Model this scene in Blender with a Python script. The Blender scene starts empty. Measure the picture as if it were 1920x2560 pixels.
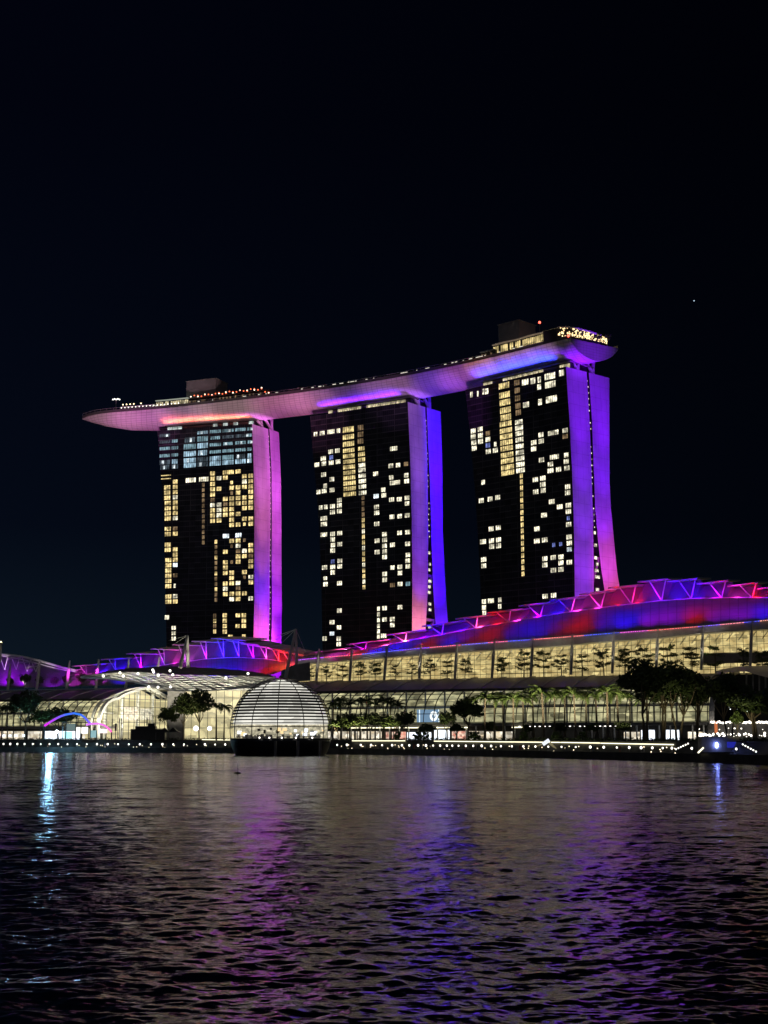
import bpy, math, random
import numpy as np
from mathutils import Vector

random.seed(7)
RNG = np.random.RandomState(7)
C = bpy.context.scene
col = C.collection

# ------------------------------------------------------------------ camera, world, exposure
F = 3500.0            # focal length in photo pixels (1920 x 2560)
HOR = 1845.0          # horizon row in the photo
HC = 5.0              # camera height above the water
PITCH = math.atan((HOR - 1280.0) / F)
cd = bpy.data.cameras.new('camera')
cam = bpy.data.objects.new('camera', cd)
col.objects.link(cam)
cd.sensor_fit = 'VERTICAL'
cd.sensor_height = 24.0
cd.lens = 24.0 * F / 2560.0
cd.clip_start = 0.5
cd.clip_end = 20000
cam.location = (0, 0, HC)
cam.rotation_euler = (math.pi / 2 + PITCH, 0, 0)
C.camera = cam

w = bpy.data.worlds.new('World')
C.world = w
w.use_nodes = True
nt = w.node_tree
for n in list(nt.nodes):
    nt.nodes.remove(n)
wo = nt.nodes.new('ShaderNodeOutputWorld')
bg = nt.nodes.new('ShaderNodeBackground')
tc = nt.nodes.new('ShaderNodeTexCoord')
sx = nt.nodes.new('ShaderNodeSeparateXYZ')
nt.links.new(tc.outputs['Generated'], sx.inputs[0])
# elevation -> night gradient (city glow near the horizon)
mr = nt.nodes.new('ShaderNodeMapRange')
mr.inputs['From Min'].default_value = 0.0
mr.inputs['From Max'].default_value = 0.42
nt.links.new(sx.outputs['Z'], mr.inputs['Value'])
cr = nt.nodes.new('ShaderNodeValToRGB')
e = cr.color_ramp.elements
e[0].position = 0.0
e[0].color = (0.0050, 0.0105, 0.0185, 1)
e[1].position = 1.0
e[1].color = (0.0006, 0.0011, 0.0042, 1)
m_ = cr.color_ramp.elements.new(0.35)
m_.color = (0.0014, 0.0030, 0.0078, 1)
nt.links.new(mr.outputs['Result'], cr.inputs['Fac'])
# the side towards -X is a little brighter than +X
mx = nt.nodes.new('ShaderNodeMapRange')
mx.inputs['From Min'].default_value = -0.30
mx.inputs['From Max'].default_value = 0.30
mx.inputs['To Min'].default_value = 1.0
mx.inputs['To Max'].default_value = 0.38
nt.links.new(sx.outputs['X'], mx.inputs['Value'])
mul = nt.nodes.new('ShaderNodeMixRGB')
mul.blend_type = 'MULTIPLY'
mul.inputs['Fac'].default_value = 1.0
nt.links.new(cr.outputs['Color'], mul.inputs['Color1'])
nt.links.new(mx.outputs['Result'], mul.inputs['Color2'])
# the lit city behind the viewer: warm-grey skyglow low in that half of the sky
mb = nt.nodes.new('ShaderNodeMapRange')
mb.inputs['From Min'].default_value = 0.1
mb.inputs['From Max'].default_value = -0.6
mb.inputs['To Min'].default_value = 0.0
mb.inputs['To Max'].default_value = 1.0
nt.links.new(sx.outputs['Y'], mb.inputs['Value'])
addc = nt.nodes.new('ShaderNodeMixRGB')
addc.blend_type = 'ADD'
glow = nt.nodes.new('ShaderNodeRGB')
glow.outputs[0].default_value = (0.032, 0.032, 0.038, 1)
nt.links.new(mb.outputs['Result'], addc.inputs['Fac'])
nt.links.new(mul.outputs['Color'], addc.inputs['Color1'])
nt.links.new(glow.outputs[0], addc.inputs['Color2'])
nt.links.new(addc.outputs['Color'], bg.inputs['Color'])
bg.inputs['Strength'].default_value = 1.0
nt.links.new(bg.outputs[0], wo.inputs['Surface'])

C.view_settings.view_transform = 'Standard'
C.view_settings.look = 'None'
C.view_settings.exposure = 0.0
C.view_settings.gamma = 1.0
C.cycles.use_denoising = True
C.cycles.max_bounces = 5
C.cycles.diffuse_bounces = 2
C.cycles.glossy_bounces = 3
C.cycles.transmission_bounces = 2
C.cycles.transparent_max_bounces = 6
C.cycles.sample_clamp_indirect = 12.0
C.cycles.caustics_reflective = False
C.cycles.caustics_refractive = False

# ------------------------------------------------------------------ photo geometry helpers
CP, SP = math.cos(PITCH), math.sin(PITCH)


def ray(px, py):
    a, b = (px - 960.0) / F, (1280.0 - py) / F
    return np.array([a, CP - b * SP, SP + b * CP])


def atY(px, py, Y):
    r = ray(px, py)
    t = Y / r[1]
    return np.array([r[0] * t, Y, HC + r[2] * t])


def atZ(px, py, z):
    r = ray(px, py)
    t = (z - HC) / r[2]
    return np.array([r[0] * t, r[1] * t, z])


def onplane(px, py, p0, n):
    """p0, n: plan point and plan normal of a vertical plane"""
    r = ray(px, py)
    t = (p0[0] * n[0] + p0[1] * n[1]) / (r[0] * n[0] + r[1] * n[1])
    return np.array([r[0] * t, r[1] * t, HC + r[2] * t])


def unit(v):
    v = np.asarray(v, float)
    return v / max(1e-9, np.linalg.norm(v))


class Frame:
    """a straight building line: origin o, along t, back normal n"""
    def __init__(self, a, b):
        self.o = np.array(a[:2], float)
        self.t = unit(np.array(b[:2]) - self.o)
        self.n = np.array([-self.t[1], self.t[0]])
        if self.n[1] < 0:
            self.n = -self.n

    def P(self, s, n, z):
        q = self.o + self.t * s + self.n * n
        return np.array([q[0], q[1], z])

    def on(self, px, py, n):
        return onplane(px, py, self.o + self.n * n, self.n)

    def s(self, p):
        return float(np.dot(np.array(p[:2]) - self.o, self.t))


# ------------------------------------------------------------------ materials
MATS = {}


def principled(name, color, rough=0.6, metal=0.0, spec=0.5, emit=None, es=0.0, noise=0.0, nscale=3.0, bump=0.0):
    if name in MATS:
        return MATS[name]
    m = bpy.data.materials.new(name)
    m.use_nodes = True
    t = m.node_tree
    b = t.nodes['Principled BSDF']
    b.inputs['Base Color'].default_value = (*color, 1)
    b.inputs['Roughness'].default_value = rough
    b.inputs['Metallic'].default_value = metal
    b.inputs['Specular IOR Level'].default_value = spec
    if emit:
        b.inputs['Emission Color'].default_value = (*emit, 1)
        b.inputs['Emission Strength'].default_value = es
    if noise or bump:
        tx = t.nodes.new('ShaderNodeTexCoord')
        nz = t.nodes.new('ShaderNodeTexNoise')
        nz.inputs['Scale'].default_value = nscale
        nz.inputs['Detail'].default_value = 5
        t.links.new(tx.outputs['Object'], nz.inputs['Vector'])
        if noise:
            rp = t.nodes.new('ShaderNodeMapRange')
            rp.inputs['From Min'].default_value = 0.3
            rp.inputs['From Max'].default_value = 0.7
            rp.inputs['To Min'].default_value = 1 - noise
            rp.inputs['To Max'].default_value = 1 + noise
            t.links.new(nz.outputs['Fac'], rp.inputs['Value'])
            vm = t.nodes.new('ShaderNodeVectorMath')
            vm.operation = 'SCALE'
            vm.inputs[0].default_value = color
            t.links.new(rp.outputs['Result'], vm.inputs['Scale'])
            t.links.new(vm.outputs['Vector'], b.inputs['Base Color'])
        if bump:
            bp = t.nodes.new('ShaderNodeBump')
            bp.inputs['Strength'].default_value = bump
            t.links.new(nz.outputs['Fac'], bp.inputs['Height'])
            t.links.new(bp.outputs['Normal'], b.inputs['Normal'])
    MATS[name] = m
    return m


def emitter(name, color, strength):
    if name in MATS:
        return MATS[name]
    m = bpy.data.materials.new(name)
    m.use_nodes = True
    t = m.node_tree
    t.nodes.remove(t.nodes['Principled BSDF'])
    em = t.nodes.new('ShaderNodeEmission')
    em.inputs['Color'].default_value = (*color, 1)
    em.inputs['Strength'].default_value = strength
    t.links.new(em.outputs[0], t.nodes['Material Output'].inputs['Surface'])
    MATS[name] = m
    return m


def nodesetup(name):
    m = bpy.data.materials.new(name)
    m.use_nodes = True
    t = m.node_tree
    MATS[name] = m
    return m, t, t.nodes['Principled BSDF'], t.nodes['Material Output']


def mathn(t, op, a, b=None, c=None):
    n = t.nodes.new('ShaderNodeMath')
    n.operation = op
    for i, v in enumerate((a, b, c)):
        if v is None:
            continue
        if isinstance(v, (int, float)):
            n.inputs[i].default_value = v
        else:
            t.links.new(v, n.inputs[i])
    return n.outputs[0]


def lit_window(name, color, strength, contrast=0.6, vx=2.4, vy=1.7, base=0.35):
    """a lit room seen through glass: curtains, furniture and ceiling light as a broken pattern"""
    m, t, b, out = nodesetup(name)
    uv = t.nodes.new('ShaderNodeUVMap')
    geo = t.nodes.new('ShaderNodeNewGeometry')
    mp = t.nodes.new('ShaderNodeMapping')
    mp.inputs['Scale'].default_value = (vx, vy, 1)
    t.links.new(uv.outputs[0], mp.inputs['Vector'])
    nz = t.nodes.new('ShaderNodeTexNoise')
    nz.noise_dimensions = '4D'
    nz.inputs['Scale'].default_value = 1.0
    nz.inputs['Detail'].default_value = 3
    t.links.new(mp.outputs[0], nz.inputs['Vector'])
    ps = t.nodes.new('ShaderNodeVectorMath')
    ps.operation = 'DOT_PRODUCT'
    t.links.new(geo.outputs['Position'], ps.inputs[0])
    ps.inputs[1].default_value = (0.13, 0.02, 0.21)
    t.links.new(ps.outputs['Value'], nz.inputs['W'])
    mr = t.nodes.new('ShaderNodeMapRange')
    mr.inputs['From Min'].default_value = 0.36
    mr.inputs['From Max'].default_value = 0.58
    mr.inputs['To Min'].default_value = 1 - contrast
    mr.inputs['To Max'].default_value = 1.0
    t.links.new(nz.outputs['Fac'], mr.inputs['Value'])
    b.inputs['Base Color'].default_value = (0.02, 0.02, 0.02, 1)
    b.inputs['Roughness'].default_value = 0.15
    b.inputs['Emission Color'].default_value = (*color, 1)
    # every room has its own lamp level
    n2 = t.nodes.new('ShaderNodeTexNoise')
    n2.inputs['Scale'].default_value = 0.33
    n2.inputs['Detail'].default_value = 0
    t.links.new(geo.outputs['Position'], n2.inputs['Vector'])
    m3 = t.nodes.new('ShaderNodeMapRange')
    m3.inputs['From Min'].default_value = 0.32
    m3.inputs['From Max'].default_value = 0.66
    m3.inputs['To Min'].default_value = 0.45
    m3.inputs['To Max'].default_value = 1.25
    t.links.new(n2.outputs['Fac'], m3.inputs['Value'])
    lev = mathn(t, 'MULTIPLY', m3.outputs['Result'], mr.outputs['Result'])
    t.links.new(mathn(t, 'MULTIPLY', lev, strength), b.inputs['Emission Strength'])
    return m


# facade glass: dark reflective glazing with floor lines and mullions in metres of UV
def facade_mat():
    m, t, b, out = nodesetup('facade_glass')
    uv = t.nodes.new('ShaderNodeUVMap')
    sp = t.nodes.new('ShaderNodeSeparateXYZ')
    t.links.new(uv.outputs[0], sp.inputs[0])
    u, v = sp.outputs['X'], sp.outputs['Y']
    fl = mathn(t, 'LESS_THAN', mathn(t, 'FRACT', mathn(t, 'DIVIDE', v, 3.1)), 0.16)
    mu = mathn(t, 'LESS_THAN', mathn(t, 'FRACT', mathn(t, 'DIVIDE', u, 1.25)), 0.09)
    mu2 = mathn(t, 'LESS_THAN', mathn(t, 'FRACT', mathn(t, 'DIVIDE', u, 11.25)), 0.04)
    k = mathn(t, 'MAXIMUM', fl, mathn(t, 'MAXIMUM', mathn(t, 'MULTIPLY', mu, 0.7), mu2))
    nz = t.nodes.new('ShaderNodeTexWhiteNoise')
    nz.noise_dimensions = '2D'
    cb = t.nodes.new('ShaderNodeCombineXYZ')
    t.links.new(mathn(t, 'FLOOR', mathn(t, 'DIVIDE', u, 3.75)), cb.inputs[0])
    t.links.new(mathn(t, 'FLOOR', mathn(t, 'DIVIDE', v, 3.1)), cb.inputs[1])
    t.links.new(cb.outputs[0], nz.inputs['Vector'])
    mix = t.nodes.new('ShaderNodeMixRGB')
    mix.inputs['Color1'].default_value = (0.030, 0.033, 0.045, 1)
    mix.inputs['Color2'].default_value = (0.12, 0.12, 0.13, 1)
    t.links.new(mathn(t, 'MULTIPLY', k, 0.8), mix.inputs['Fac'])
    m2 = t.nodes.new('ShaderNodeMixRGB')
    m2.blend_type = 'MULTIPLY'
    m2.inputs['Fac'].default_value = 0.55
    t.links.new(mix.outputs[0], m2.inputs['Color1'])
    t.links.new(nz.outputs['Value'], m2.inputs['Color2'])
    t.links.new(m2.outputs[0], b.inputs['Base Color'])
    b.inputs['Roughness'].default_value = 0.25
    b.inputs['Specular IOR Level'].default_value = 0.3
    return m


def panel_mat(name, color, pu, pv, line=0.03, dark=0.35, rough=0.55, diag=False):
    """cladding panels: joints drawn in metres of UV"""
    m, t, b, out = nodesetup(name)
    uv = t.nodes.new('ShaderNodeUVMap')
    sp = t.nodes.new('ShaderNodeSeparateXYZ')
    t.links.new(uv.outputs[0], sp.inputs[0])
    u, v = sp.outputs['X'], sp.outputs['Y']
    if diag:
        u = mathn(t, 'ADD', u, mathn(t, 'MULTIPLY', v, 0.35))
    a = mathn(t, 'LESS_THAN', mathn(t, 'FRACT', mathn(t, 'DIVIDE', u, pu)), line)
    c = mathn(t, 'LESS_THAN', mathn(t, 'FRACT', mathn(t, 'DIVIDE', v, pv)), line * pu / pv)
    k = mathn(t, 'MAXIMUM', a, c)
    nz = t.nodes.new('ShaderNodeTexNoise')
    nz.inputs['Scale'].default_value = 0.25
    nz.inputs['Detail'].default_value = 6
    tx = t.nodes.new('ShaderNodeTexCoord')
    t.links.new(tx.outputs['Object'], nz.inputs['Vector'])
    mix = t.nodes.new('ShaderNodeMixRGB')
    mix.inputs['Color1'].default_value = (*color, 1)
    mix.inputs['Color2'].default_value = tuple(x * dark for x in color) + (1,)
    t.links.new(k, mix.inputs['Fac'])
    m2 = t.nodes.new('ShaderNodeMixRGB')
    m2.blend_type = 'MULTIPLY'
    m2.inputs['Fac'].default_value = 0.35
    t.links.new(mix.outputs[0], m2.inputs['Color1'])
    t.links.new(nz.outputs['Fac'], m2.inputs['Color2'])
    t.links.new(m2.outputs[0], b.inputs['Base Color'])
    b.inputs['Roughness'].default_value = rough
    return m


def interior_mat(name, c1, c2, strength, sc=(0.12, 0.35), contrast=0.5, dots=False):
    """lit shop / hall interior behind the glazing (UV in metres)"""
    m, t, b, out = nodesetup(name)
    uv = t.nodes.new('ShaderNodeUVMap')
    mp = t.nodes.new('ShaderNodeMapping')
    mp.inputs['Scale'].default_value = (sc[0], sc[1], 1)
    t.links.new(uv.outputs[0], mp.inputs['Vector'])
    nz = t.nodes.new('ShaderNodeTexNoise')
    nz.inputs['Scale'].default_value = 1.0
    nz.inputs['Detail'].default_value = 6
    nz.inputs['Roughness'].default_value = 0.65
    t.links.new(mp.outputs[0], nz.inputs['Vector'])
    vo = t.nodes.new('ShaderNodeTexVoronoi')
    vo.distance = 'CHEBYCHEV'
    vo.inputs['Scale'].default_value = 1.6
    t.links.new(mp.outputs[0], vo.inputs['Vector'])
    cr = t.nodes.new('ShaderNodeValToRGB')
    cr.color_ramp.elements[0].position = 0.35
    cr.color_ramp.elements[0].color = (*c2, 1)
    cr.color_ramp.elements[1].position = 0.62
    cr.color_ramp.elements[1].color = (*c1, 1)
    t.links.new(nz.outputs['Fac'], cr.inputs['Fac'])
    mr = t.nodes.new('ShaderNodeMapRange')
    mr.inputs['To Min'].default_value = 1 - contrast
    mr.inputs['To Max'].default_value = 1.15
    sepc = t.nodes.new('ShaderNodeSeparateColor')
    t.links.new(vo.outputs['Color'], sepc.inputs[0])
    t.links.new(sepc.outputs[0], mr.inputs['Value'])
    t.links.new(cr.outputs[0], b.inputs['Emission Color'])
    t.links.new(mathn(t, 'MULTIPLY', mr.outputs['Result'], strength), b.inputs['Emission Strength'])
    b.inputs['Base Color'].default_value = (0.3, 0.28, 0.24, 1)
    return m


M_FACADE = facade_mat()
M_FIN = panel_mat('white_fin_panels', (0.80, 0.80, 0.80), 4.2, 6.2, 0.035, 0.62)
M_HULL = panel_mat('hull_panels', (0.74, 0.72, 0.72), 3.4, 1.7, 0.06, 0.45, 0.45, diag=True)
M_HULLEND = panel_mat('hull_end_panels', (0.42, 0.40, 0.42), 2.2, 1.4, 0.06, 0.6, 0.5)
M_ROOFW = panel_mat('roof_white_metal', (0.55, 0.55, 0.55), 1.6, 30.0, 0.06, 0.8)
M_UPST = panel_mat('upstand_cladding', (0.26, 0.26, 0.27), 1.4, 30.0, 0.08, 0.6)
M_LROOF = panel_mat('lower_roof_metal', (0.30, 0.30, 0.31), 4.0, 9.0, 0.10, 0.6)
M_DARK = principled('dark_cladding', (0.03, 0.03, 0.033), 0.5)
M_GREY = principled('grey_concrete', (0.24, 0.23, 0.22), 0.8, noise=0.25, nscale=0.5)
M_LGREY = principled('light_grey_metal', (0.55, 0.54, 0.52), 0.45, noise=0.15, nscale=0.6)
M_WHITE = principled('white_steel', (0.78, 0.78, 0.76), 0.4, noise=0.08, nscale=1.0)
M_LOUVER = panel_mat('grey_louvre_roof', (0.30, 0.30, 0.30), 60.0, 0.55, 0.004, 0.6, 0.45)
M_BLACK = principled('black_metal', (0.012, 0.012, 0.014), 0.35)
M_STONE = principled('seawall_stone', (0.07, 0.068, 0.065), 0.75, noise=0.4, nscale=0.4, bump=0.3)
M_PAVE = principled('promenade_paving', (0.16, 0.15, 0.14), 0.7, noise=0.2, nscale=0.4)
M_TRUNK = principled('bark', (0.16, 0.13, 0.10), 0.9, noise=0.35, nscale=4)
M_LEAF = principled('leaf_dark', (0.05, 0.08, 0.028), 0.6, noise=0.5, nscale=1.5)
M_LEAF2 = principled('leaf_mid', (0.075, 0.12, 0.03), 0.6, noise=0.5, nscale=1.5)
M_PALM = principled('palm_leaf', (0.09, 0.14, 0.04), 0.55, noise=0.4, nscale=1.5)
M_HEDGE = principled('hedge_leaf', (0.045, 0.07, 0.025), 0.7, noise=0.6, nscale=1.0, bump=0.5)

W_WARM = lit_window('window_warm', (1.0, 0.76, 0.33), 1.3, 0.72)
W_CREAM = lit_window('window_cream', (1.0, 0.93, 0.69), 1.6, 0.75)
W_WHITE = lit_window('window_white', (0.85, 0.95, 1.0), 1.5, 0.5)
W_COOL = lit_window('window_cool', (0.38, 0.64, 0.75), 0.62, 0.7, 9.0, 1.0)
W_COOLD = lit_window('window_cool_dim', (0.36, 0.50, 0.62), 0.22, 0.8, 9.0, 1.0)
W_COOLB = lit_window('window_cool_bright', (0.45, 0.68, 0.85), 1.0, 0.6, 9.0, 1.0)
W_BLUE = lit_window('window_blue', (0.30, 0.38, 1.0), 0.7, 0.6)
W_DIM = lit_window('window_dim', (0.9, 0.6, 0.32), 0.30, 0.6)
W_CORE = lit_window('window_core', (1.0, 0.78, 0.34), 1.2, 0.65, 7.0, 2.2)
W_CROWN = lit_window('window_crown', (1.0, 0.86, 0.52), 1.0, 0.85, 9.0, 1.5)
W_CROWNW = lit_window('window_crown_white', (0.85, 1.0, 0.95), 0.9, 0.9, 9.0, 1.2)

I_GALLERY = interior_mat('gallery_interior', (1.0, 0.82, 0.36), (0.60, 0.43, 0.16), 0.82, (0.25, 0.6), 0.55)
I_VAULT = interior_mat('vault_interior', (1.0, 0.92, 0.50), (0.30, 0.31, 0.18), 0.72, (0.16, 0.42), 0.8)
I_LOBBY = interior_mat('lobby_interior', (1.0, 0.87, 0.46), (0.62, 0.55, 0.30), 0.85, (0.14, 0.22), 0.5)
I_SHOP = interior_mat('shop_interior', (1.0, 0.93, 0.78), (0.55, 0.42, 0.24), 1.3, (0.35, 0.5), 0.75)
E_LAMP = emitter('lamp_glow', (1.0, 0.93, 0.83), 3.0)
E_SOFT = emitter('soft_white', (1.0, 0.95, 0.85), 3.0)
E_STRIP = emitter('led_strip', (1.0, 0.93, 0.62), 2.2)
E_WARMDOT = emitter('warm_dot', (1.0, 0.75, 0.40), 4.0)
E_RED = emitter('red_beacon', (1.0, 0.08, 0.05), 6.0)
E_PINK = emitter('pink_edge_led', (1.0, 0.22, 0.85), 1.0)
E_SCREEN = emitter('screen_glow', (0.25, 0.42, 0.62), 0.65)


# ------------------------------------------------------------------ mesh builder
class MB:
    def __init__(self):
        self.v, self.f, self.uv = [], [], []

    def face(self, pts, uvs=None):
        i = len(self.v)
        self.v.extend([tuple(map(float, p)) for p in pts])
        self.f.append(tuple(range(i, i + len(pts))))
        if uvs is None:
            uvs = [(0, 0), (1, 0), (1, 1), (0, 1)][:len(pts)] if len(pts) <= 4 else [(0, 0)] * len(pts)
        self.uv.extend(uvs)
        return self

    def box(self, c, sz, t=(1, 0), z0=None):
        """box centred at c (x, y, z) sized sz, rotated so its local x runs along plan vector t"""
        t = unit(t)
        n = np.array([-t[1], t[0]])
        hx, hy, hz = sz[0] / 2, sz[1] / 2, sz[2] / 2
        P = []
        for k in (-1, 1):
            for (i, j) in ((-1, -1), (1, -1), (1, 1), (-1, 1)):
                q = np.array(c[:2]) + t * hx * i + n * hy * j
                P.append((q[0], q[1], c[2] + k * hz))
        for q in ((3, 2, 1, 0), (4, 5, 6, 7), (0, 1, 5, 4), (1, 2, 6, 5), (2, 3, 7, 6), (3, 0, 4, 7)):
            self.face([P[i] for i in q])
        return self

    def bar(self, a, b, wd, hd=None):
        """square bar between two points"""
        a, b = np.array(a, float), np.array(b, float)
        d = unit(b - a)
        up = np.array([0, 0, 1.0])
        if abs(d[2]) > 0.95:
            up = np.array([0, 1.0, 0])
        s = unit(np.cross(d, up))
        u = np.cross(s, d)
        hd = hd or wd
        A = [a + s * wd / 2 * i + u * hd / 2 * j for i, j in ((-1, -1), (1, -1), (1, 1), (-1, 1))]
        B = [p + (b - a) for p in A]
        for i in range(4):
            j = (i + 1) % 4
            self.face([A[i], A[j], B[j], B[i]])
        self.face(A[::-1])
        self.face(B)
        return self

    def tube(self, pts, radii, n=7, cap=True):
        pts = [np.array(p, float) for p in pts]
        if isinstance(radii, (int, float)):
            radii = [radii] * len(pts)
        rings = []
        for i, p in enumerate(pts):
            d = unit(pts[min(i + 1, len(pts) - 1)] - pts[max(i - 1, 0)])
            ref = np.array([0, 0, 1.0]) if abs(d[2]) < 0.9 else np.array([0, 1.0, 0])
            s = unit(np.cross(d, ref))
            u = np.cross(s, d)
            rings.append([p + (s * math.cos(2 * math.pi * k / n) + u * math.sin(2 * math.pi * k / n)) * radii[i] for k in range(n)])
        base = len(self.v)
        for r in rings:
            self.v.extend([tuple(q) for q in r])
        for i in range(len(rings) - 1):
            for k in range(n):
                a = base + i * n + k
                b = base + i * n + (k + 1) % n
                self.f.append((a, b, b + n, a + n))
                self.uv.extend([(0, 0), (1, 0), (1, 1), (0, 1)])
        if cap:
            for r0, rev in ((base, True), (base + (len(rings) - 1) * n, False)):
                idx = list(range(r0, r0 + n))
                self.f.append(tuple(idx[::-1] if rev else idx))
                self.uv.extend([(0, 0)] * n)
        return self

    def grid(self, rows, uvf=None):
        """rows: list of equally long point lists; shared vertices"""
        base = len(self.v)
        R, Cn = len(rows), len(rows[0])
        for r in rows:
            self.v.extend([tuple(map(float, p)) for p in r])
        for i in range(R - 1):
            for j in range(Cn - 1):
                a = base + i * Cn + j
                self.f.append((a, a + 1, a + 1 + Cn, a + Cn))
                for (ii, jj) in ((i, j), (i, j + 1), (i + 1, j + 1), (i + 1, j)):
                    self.uv.append(uvf(ii, jj) if uvf else (jj, ii))
        return self

    def sphere(self, c, r, n=10, m=6, zs=1.0):
        rows = []
        for i in range(m + 1):
            th = math.pi * i / m
            rows.append([(c[0] + r * math.sin(th) * math.cos(2 * math.pi * j / n), c[1] + r * math.sin(th) * math.sin(2 * math.pi * j / n), c[2] + zs * r * math.cos(th)) for j in range(n + 1)])
        return self.grid(rows)

    def build(self, name, mat, parent=None, smooth=False, loc=None):
        off = np.zeros(3)
        if parent is not None:
            off = np.array(PLACE.get(parent.as_pointer(), (0, 0, 0)))
        if loc is not None:
            off = np.array(loc, float)
        me = bpy.data.meshes.new(name)
        vv = np.array(self.v, float) - off
        me.from_pydata([tuple(p) for p in vv], [], self.f)
        uvl = me.uv_layers.new(name='UVMap')
        if len(self.uv) == len(uvl.data):
            uvl.data.foreach_set('uv', np.array(self.uv, float).ravel())
        me.materials.append(mat)
        if smooth:
            me.polygons.foreach_set('use_smooth', [True] * len(me.polygons))
        me.update()
        o = bpy.data.objects.new(name, me)
        col.objects.link(o)
        if parent is not None:
            o.parent = parent
            PLACE[o.as_pointer()] = tuple(off)
        elif loc is not None:
            o.location = tuple(off)
            PLACE[o.as_pointer()] = tuple(off)
        return o


def build_split(mb, name, mat, parent=None, smooth=False, most=100):
    """one mesh part for each separate piece of the builder"""
    par = {}
    def find(a):
        while par[a] != a:
            par[a] = par[par[a]]
            a = par[a]
        return a
    keys = [tuple(round(c, 2) for c in v) for v in mb.v]
    for k in keys:
        par.setdefault(k, k)
    for f in mb.f:
        r = find(keys[f[0]])
        for i in f[1:]:
            q = find(keys[i])
            if q != r:
                par[q] = r
    isl, uo = {}, 0
    for f in mb.f:
        r = find(keys[f[0]])
        isl.setdefault(r, []).append((f, mb.uv[uo:uo + len(f)]))
        uo += len(f)
    out = []
    def emit(lst, nm):
        m = MB()
        remap = {}
        for f, uv in lst:
            idx = []
            for i in f:
                if i not in remap:
                    remap[i] = len(m.v)
                    m.v.append(mb.v[i])
                idx.append(remap[i])
            m.f.append(tuple(idx))
            m.uv.extend(uv)
        return m.build(nm, mat, parent, smooth)
    lists = list(isl.values())
    for l in lists[:most]:
        out.append(emit(l, name))
    rest = [x for l in lists[most:] for x in l]
    if rest:
        o = emit(rest, name + '_field')
        o['kind'] = 'stuff'
    return out


PLACE = {}


def tag(o, label=None, cat=None, group=None, kind=None):
    if label:
        o['label'] = label
    if cat:
        o['category'] = cat
    if group:
        o['group'] = group
    if kind:
        o['kind'] = kind
    return o


def empty(name, loc, label, cat, group=None):
    o = bpy.data.objects.new(name, None)
    o.empty_display_size = 0.5
    col.objects.link(o)
    o.location = tuple(map(float, loc))
    PLACE[o.as_pointer()] = tuple(map(float, loc))
    return tag(o, label, cat, group)


def copy_tree(o, parent=None):
    c = o.copy()
    col.objects.link(c)
    c.parent = parent
    for ch in list(o.children):
        copy_tree(ch, c)
    return c


ORD = 'first second third fourth fifth sixth seventh eighth ninth tenth eleventh twelfth thirteenth fourteenth fifteenth sixteenth seventeenth eighteenth nineteenth twentieth'.split()


def ordn(i):
    if i <= 20:
        return ORD[i - 1]
    tens = {2: 'twenty', 3: 'thirty', 4: 'forty', 5: 'fifty'}[i // 10]
    return ({2: 'twentieth', 3: 'thirtieth', 4: 'fortieth', 5: 'fiftieth'}[i // 10]) if i % 10 == 0 else tens + '-' + ORD[i % 10 - 1]


# ------------------------------------------------------------------ coloured floodlights and added wash lamps
def flood(pos, target, color, L, spread, cosi=0.6, blend=0.9, albedo=0.6, name='floodlight'):
    """spot lamp whose power makes a surface at the target reach radiance about L"""
    pos, target = np.array(pos, float), np.array(target, float)
    d = np.linalg.norm(target - pos)
    ld = bpy.data.lights.new(name, 'SPOT')
    ld.color = color
    ld.energy = L * math.pi / albedo * 4 * math.pi * d * d / max(cosi, 0.05)
    ld.spot_size = math.radians(spread)
    ld.spot_blend = blend
    ld.shadow_soft_size = 0.3
    o = bpy.data.objects.new(name, ld)
    col.objects.link(o)
    o.location = tuple(pos)
    o.rotation_euler = Vector(tuple(target - pos)).to_track_quat('-Z', 'Y').to_euler()
    return o


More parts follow.
